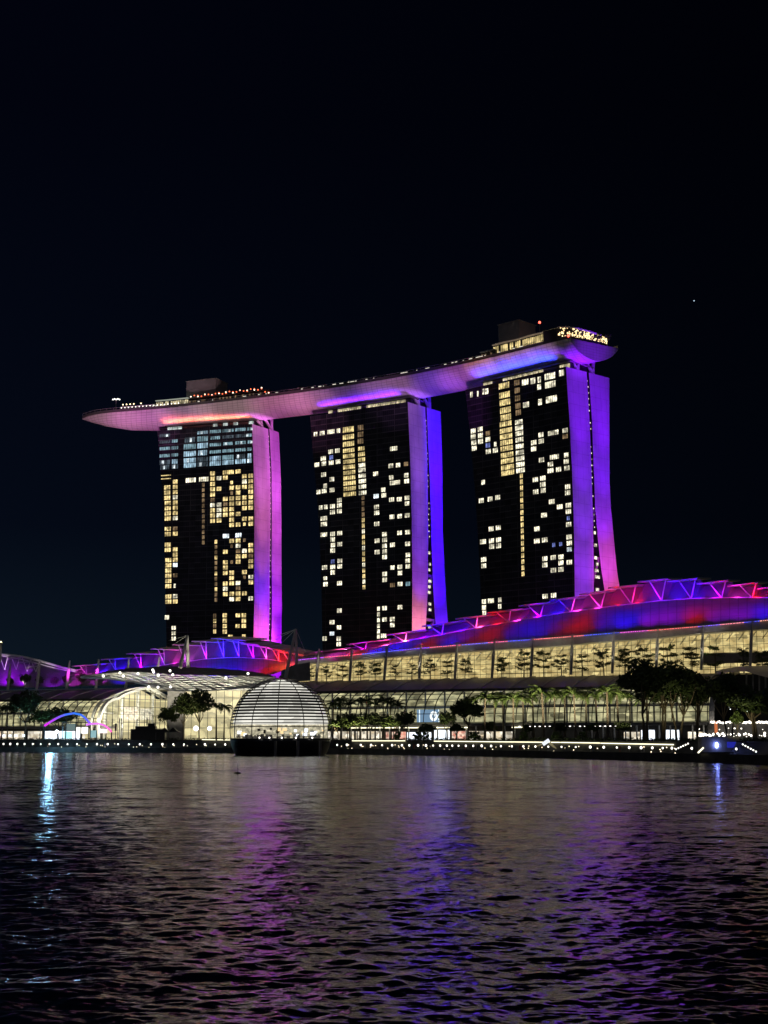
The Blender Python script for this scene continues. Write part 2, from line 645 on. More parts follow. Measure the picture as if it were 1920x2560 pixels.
# ================================================================== SETTING: water
def water():
    # rows follow distance, columns fan out; everything in metres
    ys = []
    y = 21.0
    while y < 300:
        ys.append(y)
        y += max(0.05, y * y / 15000.0)
    while y < 900:
        ys.append(y)
        y += 40
    ys = [-300.0, -60.0, -10.0, 4.0, 10.0, 15.0, 18.0, 20.0] + ys + [2500.0]
    ys = np.array(ys)
    ta = np.concatenate([[-12, -4, -1.6, -0.9, -0.6, -0.45], np.linspace(-0.38, 0.38, 1150), [0.45, 0.6, 0.9, 1.6, 4, 12]])
    Yg, Tg = np.meshgrid(ys, ta, indexing='ij')
    sc = np.maximum(np.abs(Yg), 21.0)
    X = Tg * sc
    Z = np.zeros_like(X)
    dy = np.gradient(ys)
    dxs = sc * (0.76 / 1150)
    sp = np.maximum(np.abs(dy)[:, None], dxs)
    N = 140
    rs = np.random.RandomState(3)
    lam = np.exp(rs.uniform(math.log(0.22), math.log(1.9), N))
    lam[112:] = rs.uniform(2.8, 7.0, 28)
    # wind from the far right: long crests lie mostly across the view
    th = math.radians(-82) + rs.normal(0, math.radians(48), N)
    ph = rs.uniform(0, 2 * math.pi, N)
    slope = 0.0158 * np.ones(N)
    slope[112:] = 0.0062
    gust = 0.75 + 0.5 * (0.5 + 0.5 * np.sin(X * 0.021 + 1.3 * np.sin(Yg * 0.013)) * np.sin(Yg * 0.037 + X * 0.008))
    for i in range(N):
        k = 2 * math.pi / lam[i]
        a = slope[i] / k
        att = np.exp(-(sp * 1.9 / lam[i]) ** 2)
        p = k * (X * math.cos(th[i]) + Yg * math.sin(th[i])) + ph[i]
        s = np.sin(p)
        Z += a * att * (s + 0.22 * np.cos(2 * p)) * gust
    far = (np.abs(Tg) > 0.385) | (Yg < 20.5)
    Z[far] = 0
    R_, C_ = X.shape
    verts = np.stack([X, Yg, Z], -1).reshape(-1, 3)
    idx = np.arange(R_ * C_).reshape(R_, C_)
    quads = np.stack([idx[:-1, :-1], idx[:-1, 1:], idx[1:, 1:], idx[1:, :-1]], -1).reshape(-1, 4)
    me = bpy.data.meshes.new('water')
    me.vertices.add(len(verts))
    me.vertices.foreach_set('co', verts.ravel())
    me.loops.add(quads.size)
    me.loops.foreach_set('vertex_index', quads.ravel().astype(np.int32))
    me.polygons.add(len(quads))
    me.polygons.foreach_set('loop_start', np.arange(0, quads.size, 4, dtype=np.int32))
    me.polygons.foreach_set('use_smooth', np.ones(len(quads), bool))
    me.update(calc_edges=True)
    me.validate()
    m, t, b, out = nodesetup('bay_water')
    tx = t.nodes.new('ShaderNodeTexCoord')
    b.inputs['Base Color'].default_value = (0.004, 0.006, 0.009, 1)
    b.inputs['Roughness'].default_value = 0.15
    b.inputs['IOR'].default_value = 1.75
    b.inputs['Specular IOR Level'].default_value = 1.0
    # ripples finer than the mesh: slope noise added to the surface normal
    geo = t.nodes.new('ShaderNodeNewGeometry')
    spx = t.nodes.new('ShaderNodeSeparateXYZ')
    t.links.new(tx.outputs['Object'], spx.inputs[0])
    acc = geo.outputs['Normal']
    for (scl, k0, k1, y0, y1) in ((7.0, 0.26, 0.55, 40, 160), (1.7, 0.22, 0.85, 60, 200), (0.45, 0.08, 0.80, 60, 240), (0.06, 0.0, 0.30, 80, 200)):
        mp = t.nodes.new('ShaderNodeMapping')
        mp.inputs['Scale'].default_value = (0.6 * scl, 1.0 * scl, 1.0)
        mp.inputs['Rotation'].default_value = (0, 0, 0.13 * scl)
        t.links.new(tx.outputs['Object'], mp.inputs['Vector'])
        nz = t.nodes.new('ShaderNodeTexNoise')
        nz.inputs['Scale'].default_value = 1.0
        nz.inputs['Detail'].default_value = 2.5
        t.links.new(mp.outputs[0], nz.inputs['Vector'])
        sb = t.nodes.new('ShaderNodeVectorMath')
        sb.operation = 'SUBTRACT'
        t.links.new(nz.outputs['Color'], sb.inputs[0])
        sb.inputs[1].default_value = (0.5, 0.5, 0.5)
        ml = t.nodes.new('ShaderNodeVectorMath')
        ml.operation = 'MULTIPLY'
        t.links.new(sb.outputs[0], ml.inputs[0])
        ml.inputs[1].default_value = (1.0, 1.0, 0.0)
        mrr = t.nodes.new('ShaderNodeMapRange')
        mrr.inputs['From Min'].default_value = y0
        mrr.inputs['From Max'].default_value = y1
        mrr.inputs['To Min'].default_value = k0
        mrr.inputs['To Max'].default_value = k1
        t.links.new(spx.outputs['Y'], mrr.inputs['Value'])
        sc_n = t.nodes.new('ShaderNodeVectorMath')
        sc_n.operation = 'SCALE'
        t.links.new(ml.outputs[0], sc_n.inputs[0])
        t.links.new(mrr.outputs['Result'], sc_n.inputs['Scale'])
        ad = t.nodes.new('ShaderNodeVectorMath')
        ad.operation = 'ADD'
        t.links.new(acc, ad.inputs[0])
        t.links.new(sc_n.outputs[0], ad.inputs[1])
        acc = ad.outputs[0]
    nrm = t.nodes.new('ShaderNodeVectorMath')
    nrm.operation = 'NORMALIZE'
    t.links.new(acc, nrm.inputs[0])
    t.links.new(nrm.outputs[0], b.inputs['Normal'])
    me.materials.append(m)
    o = bpy.data.objects.new('water', me)
    col.objects.link(o)
    tag(o, kind='structure')


water()

# ================================================================== SETTING: land
SHORE = [(-700, 1873.5), (-300, 1877), (0, 1880), (250, 1881), (500, 1882.5), (700, 1884), (900, 1886), (1150, 1890), (1400, 1896), (1650, 1903), (1920, 1911), (2200, 1922), (2700, 1950)]
SH = [atZ(px, py, 0) for px, py in SHORE]
SX = [p[0] for p in SHORE]


def shoreY(px):
    return float(np.interp(px, SX, [p[1] for p in SH]))


def shore_pt(px, back, z):
    """a point `back` metres behind the water's edge on the sight line column px"""
    Y = shoreY(px) + back
    return np.array([(px - 960.0) / F * Y / CP * (CP * CP + 0.0) if False else (px - 960.0) / F * (Y * CP + (z - HC) * SP), Y, z])


def ribbon(name, f0, f1, mat, pxs, kind='structure'):
    mb = MB()
    a = [f0(p) for p in pxs]
    b = [f1(p) for p in pxs]
    mb.grid([a, b])
    o = mb.build(name, mat)
    tag(o, kind=kind)
    return o


PXS = list(range(-700, 2701, 50))
ZP, ZU = 1.5, 4.3      # lower promenade, upper plaza
ribbon('seawall', lambda p: shore_pt(p, 0, -2), lambda p: shore_pt(p, 0.25, ZP + 0.25), M_STONE, PXS)
ribbon('seawall_coping', lambda p: shore_pt(p, 0.25, ZP + 0.25), lambda p: shore_pt(p, 1.2, ZP + 0.25), M_GREY, PXS)
ribbon('promenade', lambda p: shore_pt(p, 1.2, ZP + 0.002), lambda p: shore_pt(p, 11.6, ZP + 0.002), M_PAVE, PXS)
ribbon('terrace_wall', lambda p: shore_pt(p, 11.5, ZP - 0.5), lambda p: shore_pt(p, 14, ZU), M_STONE, PXS)
land = MB()
a = [shore_pt(p, 14, ZU) for p in PXS]
b = [(x * 3.0, 2600, ZU) for x, _, _ in a]
land.grid([a, b])
tag(land.build('ground', M_PAVE), kind='structure')

# ================================================================== TOWERS
FLOOR = 3.1
ZT = 186.0


def polyf(pts):
    ys = [p[1] for p in pts]
    xs = [p[0] for p in pts]
    return lambda y: float(np.interp(y, ys, xs))


class Tower:
    def __init__(self, org, sc, gl, gr, n1, f0, f1, label):
        """polylines in zoom coordinates: glass left/right edge, near fin right edge, far fin left/right edge"""
        cv = lambda L: [(org[0] + x / sc, org[1] + y / sc) for x, y in L]
        gl, gr, n1, f0, f1 = map(cv, (gl, gr, n1, f0, f1))
        self.org, self.sc = org, sc
        A = atZ(*gl[0], ZT)
        B = atZ(*gr[0], ZT)
        D = atZ(*f1[0], ZT)
        self.A, self.B, self.D = A, B, D
        self.t = unit(B[:2] - A[:2])
        self.n = np.array([-self.t[1], self.t[0]])
        self.e = unit(D[:2] - B[:2])              # end plane direction (away)
        self.en = np.array([self.e[1], -self.e[0]])   # outward normal of end plane (right)
        self.W = float(np.linalg.norm(B[:2] - A[:2]))
        fs = lambda p: float(np.dot(p[:2] - A[:2], self.t))
        es = lambda p: float(np.dot(p[:2] - B[:2], self.e))
        def curve(L, plane):
            out = []
            for x, y in L:
                if plane == 'f':
                    p = onplane(x, y, A[:2], self.n)
                    out.append((p[2], fs(p)))
                else:
                    p = onplane(x, y, B[:2], self.en)
                    out.append((p[2], es(p)))
            out.sort()
            z, v = zip(*out)
            # continue the last slope down to the ground
            k = (v[1] - v[0]) / (z[1] - z[0])
            z = (0.0,) + z
            v = (v[0] - k * z[1],) + v
            return lambda zz: float(np.interp(zz, z, v))
        self.fl, self.fr = curve(gl, 'f'), curve(gr, 'f')
        self.c1, self.c2, self.c3 = curve(n1, 'e'), curve(f0, 'e'), curve(f1, 'e')
        self.root = empty('hotel_tower', (A[0] / 2 + B[0] / 2, A[1] / 2 + B[1] / 2, ZU), label, 'tower')

    def FP(self, s, z, out=0.0):
        q = self.A[:2] + self.t * s - self.n * out
        return np.array([q[0], q[1], z])

    def EP(self, z, c, out=0.0, shift=0.0):
        q = self.A[:2] + self.t * (self.fr(z) + shift) + self.e * c + self.en * out
        return np.array([q[0], q[1], z])

    def body(self):
        r = self.root
        zs = list(np.linspace(0, ZT, 61))
        # front glass
        g = MB()
        rows = [[self.FP(self.fl(z), z), self.FP(self.fr(z), z)] for z in zs]
        g.grid(rows, lambda i, j: ((self.fl(zs[i]) if j == 0 else self.fr(zs[i])), zs[i]))
        g.build('glass_facade', M_FACADE, r)
        # end walls
        for (c0, c1) in ((lambda z: 0.0, self.c1), (self.c2, self.c3)):
            m = MB()
            rows = [[self.EP(z, c0(z)), self.EP(z, c1(z))] for z in zs]
            m.grid(rows, lambda i, j, c0=c0, c1=c1: ((c0(zs[i]) if j == 0 else c1(zs[i])), zs[i]))
            m.build('end_wall', M_FIN, r)
        # slab bodies: backs, left ends, roofs
        m = MB()
        for (c0, c1, front) in ((lambda z: 0.0, self.c1, False), (self.c2, self.c3, True)):
            L = lambda z, c: (self.EP(z, c) - np.append(self.t * (self.fr(z) - self.fl(z)), 0))
            m.grid([[self.EP(z, c1(z)), L(z, c1(z))] for z in zs])
            m.grid([[L(z, c0(z)), L(z, c1(z))] for z in zs])
            if front:
                m.grid([[self.EP(z, c0(z)), L(z, c0(z))] for z in zs])
            m.face([self.EP(ZT, c0(ZT)), self.EP(ZT, c1(ZT)), L(ZT, c1(ZT)), L(ZT, c0(ZT))])
        m.build('slab_shell', M_DARK, r)
        # recessed core between the two slabs
        g = MB()
        inn = 2.5
        g.grid([[self.EP(z, self.c1(z), -inn), self.EP(z, self.c2(z), -inn)] for z in zs])
        g.build('core_glazing', M_BLACK, r)
        lit = MB()
        for k, z in enumerate(np.arange(20, ZT - 2, FLOOR)):
            wgap = self.c2(z) - self.c1(z)
            if random.random() < (0.85 if wgap < 3 else 0.7) * (1 if z > 60 else 0.9):
                h = 0.7 if wgap < 3 else 1.5
                c = self.c1(z) + wgap * random.uniform(0.35, 0.65)
                wd = 0.55 if wgap < 3 else wgap * random.uniform(0.3, 0.6)
                a = self.EP(z, c - wd / 2, -0.4)
                b = self.EP(z, c + wd / 2, -0.4)
                lit.face([a, b, b + [0, 0, h], a + [0, 0, h]])
        build_split(lit, 'core_light', W_CREAM, r)
        # cross bracing low in the open gap
        br = MB()
        for z in np.arange(8, 150, 24):
            if self.c2(z) - self.c1(z) > 3.0:
                br.bar(self.EP(z, self.c1(z), -1.2), self.EP(z + 12, self.c2(z + 12), -1.2), 1.3)
                br.bar(self.EP(z + 12, self.c1(z + 12), -1.2), self.EP(z + 12, self.c2(z + 12), -1.2), 1.3)
        if br.v:
            build_split(br, 'cross_brace', M_GREY, r)

    def windows(self, items, zoff=0.0):
        """items: (x, y, w, h, mat) in zoom px"""
        panes = []
        for (x, y, wd, h, mat) in items:
            X0, Y0 = self.org[0] + x / self.sc, self.org[1] + y / self.sc
            p = onplane(X0, Y0, self.A[:2], self.n)
            s = float(np.dot(p[:2] - self.A[:2], self.t))
            pl = onplane(X0 - wd / self.sc / 2, Y0, self.A[:2], self.n)
            pr = onplane(X0 + wd / self.sc / 2, Y0, self.A[:2], self.n)
            W = float(np.linalg.norm(pr[:2] - pl[:2])) * .95
            pt = onplane(X0, Y0 - h / self.sc / 2, self.A[:2], self.n)
            pb = onplane(X0, Y0 + h / self.sc / 2, self.A[:2], self.n)
            H = (pt[2] - pb[2]) * .93
            panes.append((W * H, s, p[2], W, H, mat))
        panes.sort(key=lambda q: -q[0])
        rest = {}
        for k, (ar, s, z, W, H, mat) in enumerate(panes):
            z0, z1 = z - H / 2, z + H / 2
            nm = max(1, int(round(W / 1.3)))
            def put(mb):
                # sashes: panes split by thin mullions, upper fanlight split off by a transom
                g = 0.13
                for i in range(nm):
                    a, b = s - W / 2 + W * i / nm + g, s - W / 2 + W * (i + 1) / nm - g
                    mb.face([self.FP(a, z0, .06), self.FP(b, z0, .06), self.FP(b, z1, .06), self.FP(a, z1, .06)],
                            [(i / nm, 0), ((i + 1) / nm, 0), ((i + 1) / nm, 1), (i / nm, 1)])
            if k < 99:
                mb = MB()
                put(mb)
                mb.build('window', mat, self.root)
            else:
                rest.setdefault(0, MB())
                put(rest[0])
                rest.setdefault('mats', []).extend([mat] * nm)
        if 0 in rest:
            o = rest[0].build('window_field', rest['mats'][0], self.root)
            ms = list(dict.fromkeys(rest['mats']))
            o.data.materials.clear()
            for m in ms:
                o.data.materials.append(m)
            o.data.polygons.foreach_set('material_index', [ms.index(m) for m in rest['mats']])
            o['kind'] = 'stuff'


T3 = Tower((380, 1000), 3.353,
           [(45, 258), (85, 760), (105, 1100), (118, 1850), (122, 2080)],
           [(838, 200), (852, 560), (857, 1000), (857, 1700), (850, 2030)],
           [(973, 245), (971, 600), (965, 900), (952, 1300), (945, 1650), (938, 2040)],
           [(985, 250), (983, 600), (977, 900), (968, 1300), (965, 1650), (961, 2060)],
           [(1063, 270), (1060, 700), (1054, 1100), (1050, 1400), (1045, 2060)],
           'left tower with blue-white lit top floors and a pink to violet end wall')
T2 = Tower((760, 960), 3.253,
           [(50, 262), (75, 600), (100, 850), (125, 1200), (140, 1600), (150, 2150)],
           [(843, 145), (862, 600), (875, 1100), (880, 1600), (878, 2000)],
           [(985, 190), (985, 600), (980, 1200), (975, 1700), (960, 1995)],
           [(998, 195), (1000, 600), (1005, 1200), (1015, 1600), (1030, 1830), (1042, 1960)],
           [(1112, 225), (1108, 600), (1100, 1200), (1115, 1600), (1140, 1950)],
           'middle tower with mauve and deep blue end walls and scattered lit windows')
T1 = Tower((1140, 900), 3.352,
           [(78, 250), (115, 600), (160, 1100), (185, 1500), (205, 1900), (208, 2150)],
           [(920, 55), (950, 500), (970, 900), (985, 1300), (992, 1700), (995, 1990)],
           [(1095, 95), (1100, 500), (1105, 1000), (1110, 1400), (1118, 1700), (1120, 1950)],
           [(1113, 105), (1120, 500), (1122, 900), (1130, 1250), (1150, 1500), (1180, 1750), (1215, 1960)],
           [(1285, 150), (1265, 600), (1255, 1000), (1262, 1250), (1285, 1500), (1310, 1750), (1335, 1900)],
           'right tallest-looking tower with violet end walls flaring out at the foot')
for T in (T3, T2, T1):
    T.body()

# ---- lit windows of the left tower
it = []
Y3 = lambda r, x: 635 + 44.7 * r + (828 - x) * (0.078 - 0.038 * r / 23.0)
cols3 = {
    828: [0, 1, 2, 3, 4, 5, 6, 8, 9, 13, 14, 16, 17, 19, 20, 23], 775: [0, 1, 2, 4, 5, 6, 8, 14, 15, 18, 22],
    722: [2, 3, 4, 5, 7, 9, 12, 13, 15, 16, 20, 22, 23], 668: [2, 4, 5, 6, 7, 8, 9, 12, 18, 19, 20, 22, 23],
    615: [0, 4, 6, 7, 14, 16, 17, 18, 20, 21, 22], 562: [0, 2, 5, 6, 7, 8], 508: [-1, 0, 1, 2, 3, 5, 6, 7, 8],
    195: [0, 1, 2, 3, 4, 5, 6, 7, 10, 13, 14, 15, 22, 23]}
for x, rs_ in cols3.items():
    for r_ in rs_:
        it.append((x, Y3(r_, x), 44, 36, random.choice([W_WARM, W_WARM, W_WARM, W_CREAM])))
for r_ in [1, 2, 3, 4, 5, 6, 7, 9, 10, 12, 13, 15, 16, 17, 18, 19, 20, 22, 23]:
    it.append((132 - (4 if r_ < 4 else 0) + (5 if r_ > 13 else 0), Y3(r_, 132), 56, 36, W_WARM))
for (x, r_) in ((775, 9), (775, 19), (775, 12), (668, 1), (668, 3), (668, 13), (668, 16)):
    it.append((x, Y3(r_, x), 26, 30, random.choice([W_WARM, W_DIM])))
for (x, r_) in ((722, 14), (722, 21), (615, 5), (508, 4), (195, 9), (195, 18), (828, 15)):
    it.append((x, Y3(r_, x), 42, 34, W_DIM))
it.append((195, Y3(16, 195), 42, 36, W_WHITE)); it.append((190, Y3(20, 190), 20, 36, W_CREAM))
it += [(640, Y3(-1, 640), 100, 36, W_WARM), (722, Y3(-1, 722), 48, 36, W_WARM), (620, 1140, 58, 38, W_WHITE), (725, 1133, 56, 38, W_WHITE)]
for r_ in range(1, 13):
    it.append((430, Y3(r_, 430), 26, 34, W_DIM))
for r_ in range(12, 24):
    it.append((536, Y3(r_, 536), 26, 34, W_DIM if r_ % 3 else W_WARM))
for r_ in range(26, 30):
    it.append((526, Y3(r_, 526), 30, 36, W_WARM if r_ % 2 else W_DIM))
it += [(610, 1805, 40, 36, W_WARM), (610, 1850, 40, 36, W_WARM), (610, 1895, 40, 36, W_WARM), (610, 1942, 40, 36, W_WARM), (720, 1805, 42, 34, W_WARM), (718, 1895, 40, 34, W_WARM),
       (770, 1805, 42, 36, W_WARM), (770, 1850, 42, 36, W_WARM), (770, 1893, 42, 36, W_WARM), (658, 1985, 42, 36, W_WARM), (770, 1982, 36, 36, W_WARM),
       (125, 1822, 40, 38, W_CREAM), (182, 1910, 40, 34, W_CREAM), (182, 1955, 40, 34, W_CREAM), (182, 2000, 40, 34, W_CREAM), (325, 672, 90, 40, W_CREAM), (434, 664, 86, 40, W_CREAM), (118, 632, 90, 8, W_WARM), (118, 660, 90, 8, W_WARM)]
# blue-white office floors at the top, strip by strip
for k, yr in enumerate((240, 293, 350, 410, 465, 507)):
    segs = [(60, 155), (160, 222), (262, 372), (376, 472), (480, 582), (586, 688), (694, 790), (796, 838)]
    for j, (x0, x1) in enumerate(segs):
        if (k, j) in ((0, 2), (1, 2), (0, 7), (4, 1), (2, 1)) or (k == 5 and j == 2 and False):
            pass
        xm = (x0 + x1) / 2
        if k == 0 and j in (1, 2):
            continue
        hh = 40 if k >= 4 else 28
        if j in (2, 3) and k in (1, 2, 3):
            hh = 46
        y_ = yr + (838 - xm) * 0.078
        br_ = random.random()
        mt = W_COOLB if k >= 4 and br_ < .55 else (W_COOLB if j in (2, 3) and br_ < .6 else (W_COOLD if br_ > .72 else W_COOL))
        it.append((xm, y_, (x1 - x0) * random.choice([1, 1, 1, .85]), hh, mt))
        if random.random() < 0.35:
            it.append((xm + random.uniform(-20, 20), y_ + 1, 22, hh * .8, W_WHITE))
T3.windows(it)

# ---- middle tower
it = []
for (x, y, w_) in [(95, 408, 34), (148, 400, 45), (220, 388, 66), (280, 380, 34), (217, 550, 44), (272, 542, 42), (157, 605, 46), (105, 657, 44), (162, 648, 42), (222, 640, 44), (277, 632, 42), (160, 737, 44), (227, 775, 42), (172, 828, 34), (118, 878, 38), (165, 870, 44), (228, 862, 44), (288, 945, 42), (137, 1005, 34), (178, 1000, 34), (232, 995, 44), (288, 988, 42), (232, 1042, 44), (288, 1035, 42), (162, 1093, 60), (162, 1140, 55), (162, 1225, 60), (233, 1220, 42), (291, 1213, 44), (233, 1265, 42), (236, 1310, 40), (291, 1303, 44), (234, 1355, 42), (292, 1438, 42), (168, 1492, 48), (234, 1488, 44), (291, 1483, 42), (234, 1533, 40), (175, 1628, 40), (289, 1620, 44), (288, 1843, 42), (228, 1938, 44), (285, 1980, 40), (283, 2070, 40), (283, 2115, 40), (168, 2070, 40),
                   (730, 525, 66), (707, 665, 44), (765, 660, 40), (583, 730, 46), (710, 760, 40), (832, 742, 40), (740, 802, 90), (835, 790, 44), (645, 860, 40), (650, 905, 44), (713, 940, 46), (775, 937, 46), (838, 925, 44), (838, 972, 42), (590, 1000, 44), (592, 1047, 46), (716, 1080, 44), (778, 1075, 42), (840, 1068, 44), (592, 1138, 46), (655, 1222, 42), (778, 1210, 42), (843, 1205, 44), (595, 1275, 44), (656, 1268, 44), (655, 1317, 42), (720, 1308, 44), (843, 1300, 44), (595, 1367, 44), (656, 1362, 42), (656, 1407, 42), (845, 1390, 40), (843, 1438, 42), (720, 1493, 40), (780, 1488, 44), (845, 1483, 40), (656, 1545, 42), (781, 1537, 42), (656, 1593, 42), (781, 1627, 44), (655, 1823, 42), (781, 1815, 44), (655, 1915, 42), (718, 1912, 44), (718, 1960, 40), (648, 2048, 50)]:
    it.append((x, y, w_, 37, W_CREAM))
it += [(222, 597, 34, 36, W_BLUE), (234, 1443, 34, 34, W_BLUE), (228, 2030, 42, 34, W_WHITE), (587, 912, 46, 37, W_WHITE), (830, 650, 40, 36, W_DIM), (720, 1635, 44, 36, W_DIM), (845, 1625, 42, 36, W_COOL), (173, 1580, 34, 30, W_CREAM)]
for y, h in zip((370, 430, 487, 540, 585, 630, 675, 720, 762, 806, 850, 895), (48, 42, 42, 34, 34, 34, 34, 34, 34, 34, 34, 34)):
    it.append((360 + (y - 370) * 0.024, y, 96 + (y - 370) * 0.025, h, W_CORE))
for y in (355, 410, 465):
    it.append((460, y, 52, 44, W_DIM))
for y in (525, 570, 615, 660, 700, 745, 790, 835, 885):
    it.append((467 + (y - 525) * .028, y, 58 + (y - 525) * .03, 34, W_CREAM if y > 650 else W_CORE))
for k in range(17):
    it.append((480 + k * .5, 925 + k * 45.5, 26, 36, W_DIM if k < 4 else (W_CREAM if k % 3 == 0 else W_WARM)))
for y in (1828, 1873, 1920, 1967, 2012, 2055):
    it.append((606, y, 26, 36, W_CREAM))
T2.windows(it)

# ---- right tower
it = []
for (x, y, w_, h) in [(130, 290, 25, 50), (183, 283, 16, 50), (230, 265, 20, 50), (258, 262, 32, 50), (580, 185, 60, 52), (645, 175, 45, 54), (698, 165, 32, 54), (787, 135, 96, 56), (885, 108, 46, 54), (697, 225, 36, 48), (790, 205, 96, 56), (587, 375, 56, 48), (705, 352, 36, 54), (800, 328, 100, 58)]:
    it.append((x, y, w_, h, W_CREAM))
for (x, y, *w_) in [(145, 595), (203, 580), (145, 643), (205, 632), (150, 692), (206, 682), (153, 740), (268, 665), (330, 705, 24), (271, 767), (330, 757), (228, 1025, 34), (212, 1178), (287, 1165), (350, 1152), (295, 1415), (355, 1405), (227, 1523, 55), (298, 1515), (357, 1507), (300, 1563), (357, 1557), (233, 1672, 50), (233, 1725), (235, 2025, 40), (293, 2018, 56), (368, 2010, 32), (235, 2075, 40), (368, 2065, 32), (238, 2120, 36),
                    (712, 627), (815, 610, 95), (915, 590, 50), (652, 692, 50), (714, 680, 50), (652, 745, 50), (717, 837, 50), (825, 812, 84), (925, 797, 42), (792, 873, 50), (924, 850, 48), (792, 927, 56), (860, 917, 48), (930, 905, 50), (665, 1002, 50), (728, 990, 50), (728, 1043, 50), (668, 1105, 50), (731, 1093, 46), (936, 1062, 48), (936, 1112, 50), (803, 1187, 54), (870, 1230, 54), (942, 1218, 52), (942, 1270, 50), (738, 1300, 54), (945, 1378, 50), (678, 1415, 50), (948, 1483, 50), (678, 1517, 52), (744, 1508, 52), (950, 1535, 50), (745, 1665, 48), (815, 1655, 50), (880, 1650, 50), (745, 1718, 48), (880, 1700, 48), (950, 1695, 52), (817, 1762, 50), (880, 1755, 50), (748, 1980, 50), (818, 1972, 50)]:
    it.append((x, y, w_[0] if w_ else 46, 41, W_CREAM))
it += [(267, 615, 42, 40, W_DIM), (268, 715, 42, 40, W_BLUE), (915, 640, 50, 40, W_DIM), (942, 1325, 30, 36, W_BLUE), (820, 1550, 30, 36, W_BLUE), (878, 1543, 30, 34, W_BLUE), (950, 1587, 46, 38, W_WHITE)]
for y in (215, 292, 355, 420, 480):
    it.append((402 + (y - 215) * .06, y, 96, 52, W_CORE))
for y in (535, 590, 640, 690, 740, 795, 845, 898, 945):
    it.append((416 + (y - 535) * .045, y, 108 + (y - 535) * .02, 42, W_CORE))
for y in (190, 255, 320, 385, 440):
    it.append((510 + (y - 190) * .05, y, 50, 48, W_DIM))
for y in (520, 568, 615, 668, 722, 775, 825, 875, 925):
    it.append((527 + (y - 520) * .035, y, 70 + (y - 520) * .02, 40, W_CREAM))
for k in range(17):
    it.append((548 + k * .9, 970 + k * 51.4, 28, 40, W_WARM))
T1.windows(it)


# ---- crown storeys under the deck, struts
def crown(T, s0, s1, mat, arms, feet, zt=189.5):
    r = T.root
    mb = MB()
    segs = int((s1 - s0) / 3.2)
    back = 3.0
    q = lambda s, b, z: np.append(T.A[:2] + T.t * s + T.n * b, z)
    core = MB()
    core.box(np.append(T.A[:2] + T.t * (s0 + s1) / 2 + T.n * 14, (ZT + zt) / 2), (s1 - s0, 18, zt - ZT), T.t)
    core.build('crown_storey', M_DARK, r)
    rf = MB()
    rf.box(np.append(T.A[:2] + T.t * (s0 + s1) / 2 + T.n * 14, zt + 0.25), (s1 - s0 + 2.0, 20, 0.5), T.t)
    rf.build('crown_roof', M_GREY, r)
    for i in range(segs):
        a, b = s0 + (s1 - s0) * i / segs + 0.2, s0 + (s1 - s0) * (i + 1) / segs - 0.2
        if random.random() < mat[1]:
            mb.face([q(a, 4.9, ZT + 0.6), q(b, 4.9, ZT + 0.6), q(b, 4.9, zt - .6), q(a, 4.9, zt - .6)])
    build_split(mb, 'crown_window', mat[0], r)
    rail = MB()
    rail.bar(T.FP(T.fl(ZT), ZT + 1.0, -0.3), T.FP(T.fr(ZT), ZT + 1.0, -0.3), 0.12)
    rail.build('roof_rail', M_GREY, r)
    for (f, tops) in feet:
        for tp in tops:
            st = MB()
            P0 = T.EP(ZT, f, -0.9)
            P1 = T.EP(ZT + tp[1], f + tp[0], -3.5)
            st.tube([P0, P1], 0.9, 8)
            st.build('strut', M_WHITE, r)


def efrac(T, px, py):
    p = onplane(px, py, T.B[:2], T.en)
    return float(np.dot(p[:2] - T.B[:2], T.e))


def feet_of(T, org, sc, groups):
    out = []
    for foot, tops in groups:
        f = efrac(T, org[0] + foot[0] / sc, org[1] + foot[1] / sc)
        tt = []
        for x, y in tops:
            p = onplane(org[0] + x / sc, org[1] + y / sc, T.B[:2], T.en)
            c = float(np.dot(p[:2] - T.B[:2], T.e))
            tt.append((c - f, 7.5))
        out.append((f, tt))
    return out


crown(T3, 4, T3.W - 1.0, (W_CROWNW, 0.55), None, feet_of(T3, (180, 900), 2.592, [((1240, 420), [(1205, 345), (1250, 385)]), ((1303, 440), [(1275, 392), (1325, 396)])]))
crown(T2, 9, T2.W - 1.0, (W_CROWN, 0.85), None, feet_of(T2, (700, 800), 3.072, [((1075, 635), [(1035, 555), (1098, 590)]), ((1160, 655), [(1133, 592), (1185, 605)])]))
crown(T1, 8, T1.W - 1.0, (W_CROWN, 0.5), None, feet_of(T1, (1140, 760), 3.770, [((1162, 612), [(1105, 490), (1200, 545)]), ((1303, 650), [(1265, 555), (1345, 565)])]))

# ================================================================== SKY DECK
ZD = 198.0
EDGE = [(206, 1046), (222, 1038), (240, 1034.5), (257, 1032.5), (300, 1029), (346, 1025.5), (396, 1021.5), (489, 1012), (570, 1002.5), (643, 994.5), (730, 983.5), (813, 972), (895, 959.5), (960, 948.5), (1019, 938), (1100, 921.5), (1182, 904), (1246, 889), (1300, 875.5), (1352, 862), (1424, 845)]
ed = np.array([atZ(x, y, ZD) for x, y in EDGE])
